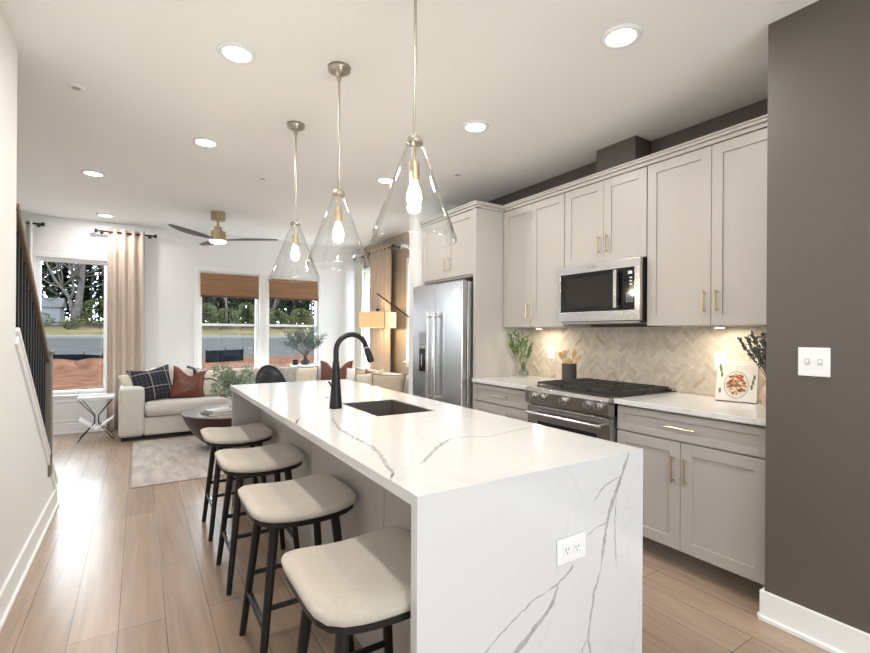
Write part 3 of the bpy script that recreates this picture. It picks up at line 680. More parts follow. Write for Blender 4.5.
isl = thing('island_cabinet', 'grey island cabinet with a knee recess under the quartz top', 'cabinet', (1.1, 2.4, 0))
BX = .80
for y0, y1 in ((1.029, 1.62), (1.623, 2.52), (2.523, 3.30), (3.303, 3.775)):
    box(BX, BX + .018, y0, y1, .1, .883).build('back_panel', M['cabbase'], isl, bevel=.001)
box(BX, IX1 - .02, 3.776, 3.80, 0, .883).box(IX0 + .012, BX, 3.776, 3.80, 0, .883).build('end_panel', M['cabbase'], isl, bevel=.001)
box(BX, BX + .014, 1.029, 3.775, 0, .10).build('plinth', M['cabbase'], isl)
box(BX + .02, IX1 - .045, 1.03, 3.775, .10, .12).build('bottom', M['cabbase'], isl)
for a, b in ((1.03, 1.63), (1.63, 2.0), (2.0, 2.6), (2.6, 3.2), (3.2, 3.775)):
    mb = MB(); x1 = IX1 - .025; y0, y1, z0, z1, r = a + .002, b - .002, .115, .87, .06
    mb.box(x1 - .02, x1, y0, y0 + r, z0, z1).box(x1 - .02, x1, y1 - r, y1, z0, z1).box(x1 - .02, x1, y0 + r, y1 - r, z0, z0 + r).box(x1 - .02, x1, y0 + r, y1 - r, z1 - r, z1).box(x1 - .02, x1 - .01, y0 + r, y1 - r, z0 + r, z1 - r)
    mb.build('door', M['cabbase'], isl)
sk = MB(); th = .006
sk.box(SX0 + .0005, SX1 - .0005, SY0 + .0005, SY1 - .0005, .665, .672)
sk.box(SX0 + .0005, SX0 + .007, SY0 + .0005, SY1 - .0005, .672, .911).box(SX1 - .007, SX1 - .0005, SY0 + .0005, SY1 - .0005, .672, .911).box(SX0 + .007, SX1 - .007, SY0 + .0005, SY0 + .007, .672, .911).box(SX0 + .007, SX1 - .007, SY1 - .007, SY1 - .0005, .672, .911)
s = thing('kitchen_sink', 'dark undermount sink set into the white island top', 'sink', ((SX0 + SX1) / 2, 2.3, .665))
sk.build('basin', M['sink'], s)
MB().cyl((1.14, 2.3, .6722), (1.14, 2.3, .676), .045, n=24).build('drain', M['steel'], s)

fc = thing('kitchen_faucet', 'tall matte black gooseneck faucet standing beside the island sink', 'faucet', (.89, 2.39, .915))
MB().lathe([(0, 0), (.033, 0), (.034, .006), (.030, .06), (.0235, .14), (.0195, .215), (.0165, .25), (0, .25)], n=28).build('base', M['black'], fc, smooth=True, local=True)
pts = [(0, 0, .24), (0, 0, .29)]
for i in range(15):
    a = math.pi - i / 14 * R(166); pts.append((.088 + .088 * math.cos(a), 0, .305 + .088 * math.sin(a)))
MB().tube(pts, .0145, 14).build('spout', M['black'], fc, smooth=True, local=True)
e = Vector(pts[-1]); dv = (e - Vector(pts[-2])).normalized()
MB().cyl(e, e + dv * .006, .0148, n=16).build('joint_ring', M['chrome'], fc, local=True)
MB().tube([e + dv * .006, e + dv * .04, e + dv * .085, e + dv * .09], .015, 16, rs=[.0135, .0185, .0205, .018]).build('spray_head', M['black'], fc, smooth=False, local=True)
MB().cyl((0, .02, .09), (0, .04, .093), .012, n=12).cyl((0, .036, .093), (-.012, .075, .135), .005, n=8).build('handle', M['black'], fc, local=True)
tag(MB().lathe([(0, 0), (.014, 0), (.015, .004), (.008, .008), (.008, .03), (.012, .034), (.012, .042), (0, .044)], (.98, 2.78, .9152), 16).build('air_switch', M['chrome'], smooth=False), 'tiny chrome button on the island top just behind the black faucet', 'sink button')

def outlet_plate(mk, name, label, cat, w=.12, h=.08, kind='outlet', plug=None):
    """mk(a, d, z) -> point on the wall: a along, d out of the wall, z up (all from the plate centre)"""
    t = thing(name, label, cat, mk(0, 0, 0))
    def bx(mb, a0, a1, d0, d1, z0, z1, mi=0):
        p, q = Vector(mk(a0, d0, z0)), Vector(mk(a1, d1, z1))
        mb.box(min(p.x, q.x), max(p.x, q.x), min(p.y, q.y), max(p.y, q.y), min(p.z, q.z), max(p.z, q.z), mi); return mb
    bx(MB(), -w / 2, w / 2, .0003, .006, -h / 2, h / 2).build('cover_plate', M['outlet'], t, bevel=.002)
    if kind == 'outlet':
        n_ = 2 if w > h else 1
        for k in range(2):
            a = (k - .5) * .044 if w > h else 0; z = 0 if w > h else (k - .5) * .042
            m_ = bx(MB(), a - .016, a + .016, .006, .0075, z - .014, z + .014)
            bx(m_, a - .007, a - .005, .0075, .0079, z - .001, z + .008, 1); bx(m_, a + .005, a + .007, .0075, .0079, z - .001, z + .008, 1); bx(m_, a - .002, a + .002, .0075, .0079, z - .010, z - .006, 1)
            m_.build('receptacle', [M['outlet'], M['slot']], t)
    else:
        for k in range(2):
            a = (k - .5) * .046
            m_ = bx(MB(), a - .009, a + .009, .006, .0068, -.014, .014, 1); bx(m_, a - .004, a + .004, .0068, .016, -.004, .008)
            m_.build('toggle', [M['outlet'], mat('toggle_recess', (.55, .55, .55), .5)], t)
    return t
outlet_plate(lambda a, d, z: (1.135 + a, IY0 - d, .655 + z), 'wall_outlet', 'white double outlet on the waterfall end of the island', 'outlet', .128, .08)
outlet_plate(lambda a, d, z: (XR - .0105 - d, 1.575 + a, 1.15 + z), 'wall_outlet', 'white outlet on the tile backsplash behind the cookbook', 'outlet', .075, .12)
outlet_plate(lambda a, d, z: (XR - .0105 - d, 3.06 + a, 1.15 + z), 'wall_outlet', 'pale outlet on the tile backsplash left of the utensil crock', 'outlet', .075, .12)
outlet_plate(lambda a, d, z: (2.46 - d, .825 - a, 1.205 + z), 'light_switch', 'white double toggle light switch on the dark taupe wall', 'light switch', .114, .124, 'switch')

# ================================================================ STOOLS
def stool(label, x, y):
    t = thing('counter_stool', label, 'stool', (x, y, 0), 0, 'saddle-seat stools along the island')
    H = .60; mb = MB(); n_ = 16; a_, b_ = .212, .215
    # rounded-square saddle seat
    def rim(u, v):
        k = 3.6; r = (abs(u) ** k + abs(v) ** k) ** (1 / k); return r
    vs = []; N1 = 20
    rings = [0, .25, .5, .7, .84, .93, .98, 1.0]
    def sad(x_): return .026 * (abs(x_ / a_)) ** 2.0
    topv = []
    M_ = 40
    for rr in rings:
        for k in range(M_):
            th_ = 2 * math.pi * k / M_; cx, cy = math.cos(th_), math.sin(th_); q = (abs(cx) ** 6 + abs(cy) ** 6) ** (1 / 6)
            ux, uy = cx / q * rr, cy / q * rr
            zz = H + .018 + sad(ux * a_) + .022 * (1 - max(0, (rr - .80) / .20) ** 2.2 if rr > .8 else 1)
            vs.append((ux * a_, uy * b_, zz))
    for sc_, dz in ((1.0, .008), (.985, .0), (.9, -.004)):
        for k in range(M_):
            th_ = 2 * math.pi * k / M_; cx, cy = math.cos(th_), math.sin(th_); q = (abs(cx) ** 6 + abs(cy) ** 6) ** (1 / 6)
            ux, uy = cx / q * sc_, cy / q * sc_; vs.append((ux * a_, uy * b_, H + dz + sad(ux * a_)))
    nr = len(rings) + 3
    fs = [(i * M_ + k, i * M_ + (k + 1) % M_, (i + 1) * M_ + (k + 1) % M_, (i + 1) * M_ + k) for i in range(nr - 1) for k in range(M_)]
    fs.append(tuple(range((nr - 1) * M_, nr * M_)))
    MB().add(vs, fs).build('seat_cushion', M['seat'], t, smooth=True, local=True, weld=True)
    # seat board below the cushion, follows the saddle
    vs = []; 
    for z_ in (-.022, -.004):
        for sc_ in (0, .5, .97):
            for k in range(M_):
                th_ = 2 * math.pi * k / M_; cx, cy = math.cos(th_), math.sin(th_); q = (abs(cx) ** 5 + abs(cy) ** 5) ** .2
                ux, uy = cx / q * sc_, cy / q * sc_; vs.append((ux * a_, uy * b_, H + z_ + sad(ux * a_)))
    fs = []
    for base_ in (0, 3 * M_):
        for i in range(2):
            for k in range(M_): fs.append((base_ + i * M_ + k, base_ + i * M_ + (k + 1) % M_, base_ + (i + 1) * M_ + (k + 1) % M_, base_ + (i + 1) * M_ + k))
    for k in range(M_): fs.append((2 * M_ + k, 2 * M_ + (k + 1) % M_, 5 * M_ + (k + 1) % M_, 5 * M_ + k))
    MB().add(vs, fs).build('seat_frame', M['dwood'], t, local=True, weld=True)
    def leg(sx, sy, z):
        s_ = 1 - z / H; return Vector((sx * (.118 + .062 * s_), sy * (.125 + .055 * s_), z))
    for sx in (-1, 1):
        for sy in (-1, 1):
            MB().cyl(leg(sx, sy, 0), leg(sx, sy, H - .015), .0135, .019, n=14).build('leg', M['dwood'], t, local=True, smooth=False)
    for sx in (-1, 1):
        sr_ = MB().cyl(leg(sx, -1, .19), leg(sx, 1, .19), .0105, n=10).build('stretcher', M['dwood'], t, local=True)
    for sy in (-1, 1): MB().cyl(leg(-1, sy, .27), leg(1, sy, .27), .0105, n=10).build('stretcher', M['dwood'], t, local=True)
    fp = MB(); a0, a1 = leg(-1, -1, .203), leg(-1, 1, .203); fp.bar(a0.lerp(a1, .14), a0.lerp(a1, .86), .016, .003); fp.build('foot_plate', M['steel'], t, local=True)
    return t
proto = stool('cream saddle-seat counter stool nearest the camera, beside the waterfall end', .568, 1.265)
for y, lb in ((1.985, 'cream saddle-seat counter stool second from the camera along the island'), (2.71, 'cream saddle-seat counter stool third from the camera along the island'), (3.42, 'cream saddle-seat counter stool farthest from the camera, at the living room end')):
    o = copy_tree(proto); o.location = (.568, y, 0); o['label'] = lb

# ================================================================ COUNTER ITEMS
def leafq(mb, p, d, L_, w, rng, mi=0):
    d = Vector(d).normalized(); s_ = d.cross(Vector((rng.uniform(-1, 1), rng.uniform(-1, 1), rng.uniform(-1, 1)))).normalized()
    nrm = d.cross(s_) * L_ * .12
    mb.add([p, p + d * L_ * .45 + s_ * w / 2 + nrm, p + d * L_, p + d * L_ * .45 - s_ * w / 2 + nrm], [(0, 1, 2, 3)], mi)
def sprigs(rng, base_, tips, nleaf, L_, w, stem_r, curve=.0, spread=.006):
    st_, lf = MB(), MB()
    for tp in tips:
        tp = Vector(tp); pts = []
        for i in range(7):
            s_ = i / 6; p = base_.lerp(tp, s_) + Vector((0, 0, curve * math.sin(s_ * math.pi))); pts.append(p)
        st_.tube(pts, stem_r, 5)
        for k in range(nleaf):
            s_ = rng.random() ** .6 * .62 + .38; p = base_.lerp(tp, s_) + Vector((rng.uniform(-1, 1), rng.uniform(-1, 1), rng.uniform(-1, 1))) * spread + Vector((0, 0, curve * math.sin(s_ * math.pi)))
            d = (tp - base_).normalized() + Vector((rng.uniform(-1, 1), rng.uniform(-1, 1), rng.uniform(-.6, 1))) * 1.0
            leafq(lf, p, d, L_ * rng.uniform(.6, 1.2), w, rng)
    return st_, lf
rng = random.Random(5)
p0 = Vector((3.0, 3.20, .915))
t = thing('glass_bud_vase', 'clear glass vase of green sprigs on the counter beside the refrigerator panel', 'vase', p0)
MB().lathe([(0, .002), (.032, .002), (.045, .02), (.047, .045), (.035, .075), (.016, .1), (.014, .13), (.018, .14), (.015, .14), (.011, .13), (.013, .1), (.031, .075), (.043, .045), (.04, .02), (0, .008)], n=28).build('vase_body', M['vglass'], t, smooth=True, local=True)
tips = [(-.02 + rng.uniform(-.09, .09), rng.uniform(-.11, .14), rng.uniform(.27, .42)) for _ in range(13)]
s_, l_ = sprigs(rng, Vector((0, 0, .05)), tips, 26, .036, .014, .0016); s_.build('stems', M['leaf'], t, local=True); l_.build('leaves', M['leaf'], t, local=True)

t = thing('utensil_crock', 'dark stoneware crock on the left counter, at the back of the range', 'crock', (3.05, 2.705, .915))
MB().lathe([(0, .001), (.058, .001), (.06, .006), (.06, .155), (.054, .155), (.054, .01), (0, .01)], n=32).build('crock_body', M['crock'], t, local=True, smooth=False)
sp = [(0, .10, .235, 'spoon'), (-.01, .045, .25, 'fork'), (.01, -.05, .26, 'spoon'), (.0, -.095, .215, 'fork'), (-.02, -.02, .19, 'spoon')]
labs = ['light wooden spoon leaning far left in the dark crock', 'light wooden spatula leaning left in the dark crock', 'light wooden spoon leaning right, tallest in the dark crock', 'light wooden spatula leaning far right in the dark crock', 'short light wooden spoon upright in the middle of the crock']
for (dx, dy, h_, k), lb in zip(sp, labs):
    a = Vector((3.05 + dx * .3, 2.705 - dy * .32, .93)); b = Vector((3.05 + dx, 2.705 + dy, .915 + h_)); d = (b - a).normalized()
    u = thing('wooden_utensil', lb, 'utensil', a, 0, 'wooden utensils in the crock')
    MB().cyl(a, b - d * .04, .0045, .005, n=8).build('shaft', M['lwood'], u)
    mb = MB(); cc = b - d * .02; side = Vector((0, 1, 0)); side = (side - d * side.dot(d)).normalized(); nr = d.cross(side)
    w_ = .022 if k == 'spoon' else .018; vs = []; 
    for dep in (-.004, .004):
        for i in range(16):
            th_ = 2 * math.pi * i / 16; e_ = 2 if k == 'spoon' else 4
            q = (abs(math.cos(th_)) ** e_ + abs(math.sin(th_)) ** e_) ** (1 / e_)
            vs.append(cc + d * math.cos(th_) / q * .034 + side * math.sin(th_) / q * w_ + nr * dep)
    mb.add(vs, [tuple(range(15, -1, -1)), tuple(range(16, 32))] + [(i, (i + 1) % 16, 16 + (i + 1) % 16, 16 + i) for i in range(16)]); mb.build('head', M['lwood'], u, bevel=.002)

# cookbook leaning against the backsplash
bk = thing('cookbook', 'white cookbook with a plate of food on its cover, leaning on the backsplash', 'book', (3.02, 1.40, .9155), 0)
def book_point(a, d, z):   # a: along width, d: thickness behind cover, z up the cover
    t_ = R(17); yaw = R(14); a *= 1.12
    x = d * math.cos(t_) + z * math.sin(t_); zz = z * math.cos(t_) - d * math.sin(t_) + .0065
    return Vector((x * math.cos(yaw) - a * math.sin(yaw), a * math.cos(yaw) + x * math.sin(yaw), zz))
def bkbox(mb, a0, a1, d0, d1, z0, z1, mi=0):
    vs = [book_point(a, d, z) for z in (z0, z1) for a, d in ((a0, d0), (a1, d0), (a1, d1), (a0, d1))]
    return mb.add(vs, [(3, 2, 1, 0), (4, 5, 6, 7), (0, 1, 5, 4), (1, 2, 6, 5), (2, 3, 7, 6), (3, 0, 4, 7)], mi)
mb = MB(); bkbox(mb, -.095, .095, 0, .003, 0, .25); bkbox(mb, -.095, .095, .022, .025, 0, .25); bkbox(mb, .092, .095, .003, .022, 0, .25)
def disc(mb, ca, cz, ra, rz, d, mi, rot=0, n_=28):
    vs = [book_point(ca + ra * math.cos(2 * math.pi * i / n_), d, cz + rz * math.sin(2 * math.pi * i / n_)) for i in range(n_)]
    mb.add(vs, [tuple(range(n_))], mi)
disc(mb, .0, .10, .058, .085, -.0004, 1); disc(mb, .0, .10, .054, .080, -.0006, 2)
r2 = random.Random(2)
for i in range(90):
    a = r2.uniform(0, 6.28); q = r2.random() ** .6; disc(mb, .044 * q * math.cos(a), .10 + .068 * q * math.sin(a), r2.uniform(.005, .011), r2.uniform(.005, .011), -.0008 - i * .00002, r2.choice([3, 3, 4, 5, 6]), n_=9)
for a, z in ((.075, .19), (.07, .16), (.08, .21), (-.075, .12), (-.08, .15), (-.07, .09), (.075, .06)): disc(mb, a, z, .006, .017, -.0005, 6, n_=10)
for i in range(8): bkbox(mb, -.05 + i * .012, -.042 + i * .012, -.0005, 0, .212, .217, 7)
for i in range(12): bkbox(mb, -.055 + i * .0095, -.048 + i * .0095, -.0005, 0, .200, .2025, 7)
mb.build('cover', [mat('book_cover_cream', (.74, .70, .64), .35), mat('plate_rim', (.30, .34, .32), .4), mat('plate_white', (.7, .66, .6), .4), mat('tomato_red', (.33, .06, .03), .5), mat('roast_orange', (.55, .25, .10), .5), mat('cream_food', (.7, .55, .38), .5), mat('herb_green', (.12, .16, .07), .5), mat('soft_lettering', (.55, .52, .50), .6)], bk, local=True, weld='flat')
mb = MB(); bkbox(mb, -.092, .091, .0035, .0215, .003, .247); mb.build('pages', M['page'], bk, local=True)

t = thing('blush_vase', 'blush pink and white vase of dark green stems half hidden by the dark wall', 'vase', (2.93, 1.165, .915))
MB().lathe([(0, .001), (.03, .001), (.052, .03), (.06, .07), (.05, .11), (.03, .135), (.026, .15), (.023, .15), (.026, .13), (.045, .105), (.054, .07), (.047, .032), (0, .01)], n=28).build('vase_body', M['pinkvase'], t, smooth=True, local=True)
tips = [(rng.uniform(-.10, .06), rng.uniform(-.06, .16), rng.uniform(.24, .43)) for _ in range(16)]
s_, l_ = sprigs(rng, Vector((0, 0, .12)), tips, 30, .026, .013, .0016); s_.build('stems', M['stem'], t, local=True); l_.build('leaves', M['leafd'], t, local=True)

# ================================================================ LIVING ROOM
# --- curtains
def curtain(name, label, axis, a0, a1, pos, z0, z1, m, folds, amp=.035, seed=1):
    mb = MB(); n_ = folds * 12; rows = 8; vs = []; r_ = random.Random(seed); ph = [r_.uniform(-.4, .4) for _ in range(folds + 2)]
    for j in range(rows + 1):
        s_ = j / rows; z = z1 + (z0 - z1) * s_
        for i in range(n_ + 1):
            u = i / n_; f_ = u * folds; w = amp * (1 + .2 * math.sin(f_ * 1.7 + seed)) * math.sin(2 * math.pi * (f_ + .03 * ph[int(f_)] * s_))
            w += .006 * math.sin(9 * s_ + f_ * 3)
            a = a0 + (a1 - a0) * u + .25 * (a1 - a0) / folds / 4 * math.cos(4 * math.pi * f_) * 0
            vs.append((a, pos + w, z) if axis == 'y' else (pos + w, a, z))
    fs = [(j * (n_ + 1) + i, j * (n_ + 1) + i + 1, (j + 1) * (n_ + 1) + i + 1, (j + 1) * (n_ + 1) + i) for j in range(rows) for i in range(n_)]
    o = MB().add(vs, fs).build(name, m, smooth=True, solid=.004)
    return tag(o, label, 'curtain')
curtain('curtain', 'tan grommet curtain hanging at the right of the first far window', 'y', -.35, .06, 7.44, .02, 2.66, M['curtain'], 4, .032)
curtain('curtain', 'ivory curtain at the far left, behind the stair railing', 'y', -1.30, -1.10, 7.44, .02, 2.66, M['sheer'], 3, .03, 2)
curtain('curtain', 'ivory curtain in the far right corner beside the side window', 'x', 7.20, 7.42, 3.12, .02, 2.62, M['sheer'], 3, .03, 3)
curtain('curtain', 'wide tan curtain on the right living room wall behind the floor lamp', 'x', 6.12, 6.78, 3.10, .02, 2.62, M['curtain'], 5, .038, 4)
def rod(label, axis, a0, a1, pos, wall, z, brackets):
    t = thing('curtain_rod', label, 'curtain rod', (a0, pos, z) if axis == 'y' else (pos, a0, z))
    P = (lambda a, d=0: (a, pos + d, z)) if axis == 'y' else (lambda a, d=0: (pos + d, a, z))
    MB().cyl(P(a0), P(a1), .011, n=12).build('rod', M['black'], t)
    for a in (a0, a1):
        s_ = -1 if a == a0 else 1; MB().cyl(P(a), P(a + s_ * .03), .024, n=16).build('finial', M['black'], t)
    for a in brackets:
        MB().cyl(P(a), P(a, wall - pos), .008, n=8).cyl(P(a, wall - pos - .008), P(a, wall - pos), .022, n=12).build('bracket', M['black'], t)
rod('short black curtain rod carrying the tan curtain beside the first far window', 'y', -.46, .17, 7.44, YF, 2.615, (-.42, .12))
rod('short black curtain rod carrying the ivory curtain at the far left', 'y', -1.36, -1.02, 7.44, YF, 2.625, (-1.06, -1.33))
rod('short black curtain rod carrying the ivory curtain in the far right corner', 'x', 7.16, 7.46, 3.12, XR, 2.57, (7.18,))
rod('black curtain rod carrying the wide tan curtain on the right wall', 'x', 6.06, 6.84, 3.10, XR, 2.57, (6.08, 6.82))
# --- woven blinds
def blind(label, x0, x1, z0, z1):
    t = thing('roman_shade', label, 'window blind', ((x0 + x1) / 2, YF - .03, z0))
    box(x0, x1, YF - .045, YF - .02, z1 - .04, z1).build('headrail', M['blind'], t)
    vs = []; zz = [z1, z1 - .10, z1 - .12, z1 - .17, z1 - .19, z0 + .09, z0 + .085, z0 + .03, z0 + .025, z0]; yy = [0, -.004, -.012, -.014, -.006, -.016, -.024, -.028, -.018, -.022]
    for z, y in zip(zz, yy): vs += [(x0, YF - .046 + y, z), (x1, YF - .046 + y, z)]
    MB().add(vs, [(i * 2, i * 2 + 1, i * 2 + 3, i * 2 + 2) for i in range(len(zz) - 1)]).build('shade_cloth', M['blind'], t, solid=.006)
    box(x0, x1, YF - .078, YF - .072, z0, z0 + .022).build('hem_bar', mat('dark_bamboo', (.09, .045, .025), .6), t)
blind('brown woven bamboo roman shade on the left window of the far pair', .745, 1.545, 1.82, 2.17)
blind('brown woven bamboo roman shade on the right window of the far pair', 1.70, 2.475, 1.83, 2.15)

# --- rug
rug = MB(); rug.box(-.05, 1.9, 4.66, 6.56, 0.0005, .010)
tag(rug.build('area_rug', M['rug'], bevel=.003), 'pale beige patterned area rug under the round coffee table', 'rug')

# --- sectional sofa
sf = thing('sectional_sofa', 'large light linen sectional sofa along the far windows and right wall', 'sofa', (1.4, 6.9, 0))
def soft(x0, x1, y0, y1, z0, z1, name, m, par, b=.05, puff=.0):
    mb = MB(); nx, ny, nz = 6, 6, 3
    bm = bmesh.new(); bmesh.ops.create_cube(bm, size=1); bmesh.ops.subdivide_edges(bm, edges=bm.edges[:], cuts=3, use_grid_fill=True)
    c = Vector(((x0 + x1) / 2, (y0 + y1) / 2, (z0 + z1) / 2)); S = Vector((x1 - x0, y1 - y0, z1 - z0))
    idx = {}
    for v in bm.verts:
        p = v.co.copy(); k = Vector((1 - (2 * p.x) ** 2, 1 - (2 * p.y) ** 2, 1 - (2 * p.z) ** 2))
        q = Vector((p.x * S.x, p.y * S.y, p.z * S.z))
        for ax in range(3):
            if abs(abs(p[ax]) - .5) < 1e-4:
                o1, o2 = [a for a in range(3) if a != ax]; q[ax] += math.copysign(puff, p[ax]) * k[o1] * k[o2]
        idx[v] = len(mb.v); mb.v.append(tuple(c + q))
    for f in bm.faces: mb.f.append([idx[v] for v in f.verts]); mb.m.append(0)
    bm.free()
    return mb.build(name, m, par, bevel=b, seg=4, smooth=True)
SY = 6.63
soft(-.20, .06, SY, 7.30, .05, .64, 'arm', M['sofa'], sf, .045, .008)
box(.06, 3.10, SY + .05, 7.30, .05, .27).build('base', M['sofa'], sf, bevel=.012)
box(2.42, 3.10, 4.92, SY + .05, .05, .27).build('base', M['sofa'], sf, bevel=.012)
box(-.17, 3.08, SY + .06, 7.28, .0, .05).build('plinth', M['dwood'], sf)
box(2.45, 3.07, 4.95, SY + .06, .0, .05).build('plinth', M['dwood'], sf)
for x0, x1 in ((.068, 1.0), (1.005, 1.93), (1.935, 2.38)): soft(x0, x1, SY, 7.08, .28, .45, 'seat_cushion', M['sofa'], sf, .05, .012)
for y0, y1 in ((4.93, 5.98), (5.985, 7.05)): soft(2.385, 2.93, y0, y1, .28, .45, 'seat_cushion', M['sofa'], sf, .05, .012)
box(.06, 3.10, 7.12, 7.30, .27, .66).build('back_frame', M['sofa'], sf, bevel=.03, seg=3)
box(2.95, 3.10, 4.92, 7.12, .27, .66).build('back_frame', M['sofa'], sf, bevel=.03, seg=3)
for x0, x1, zt_ in ((.10, 1.0, .74), (1.01, 1.93, .79), (1.94, 2.74, .77)): soft(x0, x1, 7.035, 7.15, .44, zt_, 'back_cushion', M['sofa'], sf, .05, .015)
for y0, y1 in ((4.96, 5.98), (5.99, 6.95)): soft(2.86, 2.98, y0, y1, .44, .76, 'back_cushion', M['sofa'], sf, .05, .015)

# --- throw pillows
def pillow(name, label, m, w, h, th_, loc, rz=0, tilt=15, roll=0, ears=.12, chop=0, group=None, trim=None, extra=None):
    """loc = point on the seat under the pillow's bottom edge; faces local -Y"""
    n_ = 16; vs = []; fs = []
    for side in (1, -1):
        for j in range(n_ + 1):
            for i in range(n_ + 1):
                u, v = i / n_ * 2 - 1, j / n_ * 2 - 1
                pinch = 1 - ears * (1 - v * v); pinch2 = 1 - ears * (1 - u * u)
                x = u * w / 2 * (1 - ears * (1 - abs(v) ** 2)); z = v * h / 2 * (1 - ears * (1 - abs(u) ** 2))
                if chop and v > 0: z -= chop * math.exp(-(u / .42) ** 2) * v ** 2
                d = th_ / 2 * (max(0, 1 - abs(u) ** 2.4) ** .6) * (max(0, 1 - abs(v) ** 2.4) ** .6)
                d *= 1 + .10 * noise.noise(Vector((u * 2, v * 2, hash(name) % 7 + side)))
                vs.append((x, -side * d, z + h / 2))
    K = (n_ + 1) ** 2
    for s_ in range(2):
        for j in range(n_):
            for i in range(n_):
                q = [s_ * K + j * (n_ + 1) + i, s_ * K + j * (n_ + 1) + i + 1, s_ * K + (j + 1) * (n_ + 1) + i + 1, s_ * K + (j + 1) * (n_ + 1) + i]
                fs.append(tuple(q) if s_ == 0 else tuple(q[::-1]))
    RT = Matrix.Rotation(rz, 4, 'Z') @ Matrix.Rotation(R(-tilt), 4, 'X') @ Matrix.Rotation(R(roll), 4, 'Y')
    root = None
    if trim or extra:
        root = thing(name, label, 'pillow', loc, 0, group); root.rotation_euler = RT.to_euler()
        o = MB().add(vs, fs).build('cushion', m, root, smooth=True, local=True, weld=True)
        if trim:
            ring = []
            for (i0, j0, di, dj) in ((0, 0, 1, 0), (n_, 0, 0, 1), (n_, n_, -1, 0), (0, n_, 0, -1)):
                for k in range(n_): ring.append(vs[(j0 + dj * k) * (n_ + 1) + i0 + di * k])
            ring.append(ring[0]); MB().tube(ring, .006, 6).build('piping', trim, root, local=True)
        if extra: extra(root, vs, n_)
    else:
        root = MB().add(vs, fs).build(name, m, None, smooth=True, local=True, weld=True)
        root.location = loc; root.rotation_euler = RT.to_euler(); tag(root, label, 'pillow', group)
    return root
ZS = .455
pillow('throw_pillow', 'cream fringed pillow tucked behind the plaid pillow at the sofa arm', M['cream'], .46, .40, .12, (.10, 6.86, ZS), R(20), 22, -12)
pillow('throw_pillow', 'black and white plaid pillow against the left arm of the sofa', M['plaid'], .48, .46, .16, (.20, 6.79, ZS - .01), R(12), 24, -8, chop=.02)
pillow('throw_pillow', 'cream pillow showing as a pale edge behind the cognac leather pillow', M['cream'], .40, .42, .12, (.47, 6.90, ZS), R(5), 18, 4)
pillow('throw_pillow', 'cognac brown leather pillow with a creased chopped top on the sofa', M['leather'], .42, .43, .15, (.53, 6.80, ZS - .01), R(4), 20, 9, chop=.11, ears=.10)
pillow('throw_pillow', 'charcoal pillow corner peeking between the leather and tasselled pillows', mat('charcoal_cloth', (.05, .05, .055), .9), .38, .40, .12, (.66, 6.93, ZS), R(0), 16, 10)
def band(root, vs, n_):
    pts = []
    for i in range(1, n_):
        j = int(n_ * (.62 + .06 * math.sin(i * .5))); v = vs[j * (n_ + 1) + i]; pts.append((v[0], v[1] - .004, v[2] + .01 * math.sin(i)))
    MB().tube(pts, .008, 6).build('tassel_band', M['trimdark'], root, local=True)
pillow('throw_pillow', 'cream pillow crossed by a dark tasselled cord, beside the leather pillow', M['cream'], .42, .40, .15, (.84, 6.83, ZS - .01), R(-4), 22, 0, extra=band)
pillow('throw_pillow', 'small grey patterned pillow on the sofa under the potted olive branches', M['greycloth'], .36, .38, .12, (1.86, 6.92, ZS), R(-8), 16)
pillow('throw_pillow', 'cream pillow with dark piping left of the rust pillow', M['cream'], .40, .38, .13, (2.08, 6.86, ZS - .01), R(-12), 20, 0, trim=M['trimdark'])
pillow('throw_pillow', 'rust red pillow with a deep chopped top behind the faucet', M['rust'], .50, .45, .15, (2.50, 6.72, ZS), R(-28), 14, 0, chop=.16, ears=.08, trim=M['cream'])
pillow('throw_pillow', 'white pillow at the inner corner of the sectional, right of the rust pillow', M['whitecloth'], .42, .36, .14, (2.70, 6.45, ZS - .01), R(-50), 18)
pillow('throw_pillow', 'tan pillow with dark piping leftmost on the right leg of the sofa', M['tan'], .38, .36, .13, (2.60, 5.98, ZS), R(-50), 18, 6, trim=M['trimdark'])
pillow('throw_pillow', 'brown striped pillow second on the right leg of the sofa', mat('brown_cloth', (.20, .12, .08), .9, var=.3, vscale=12), .36, .36, .12, (2.57, 5.72, ZS), R(-50), 16, 14)
pillow('throw_pillow', 'cream folded pillow leaning between the striped and the foremost beige pillow', M['cream'], .38, .38, .12, (2.54, 5.48, ZS), R(-46), 18, -14)
pillow('throw_pillow', 'large beige pillow foremost on the right leg of the sofa, beside the refrigerator', mat('beige_cloth', (.52, .43, .33), .95, bump=.3, bscale=200, var=.06, vscale=20), .46, .38, .16, (2.56, 5.16, ZS - .01), R(-45), 20, 0, trim=mat('brown_cord', (.16, .10, .06), .8))

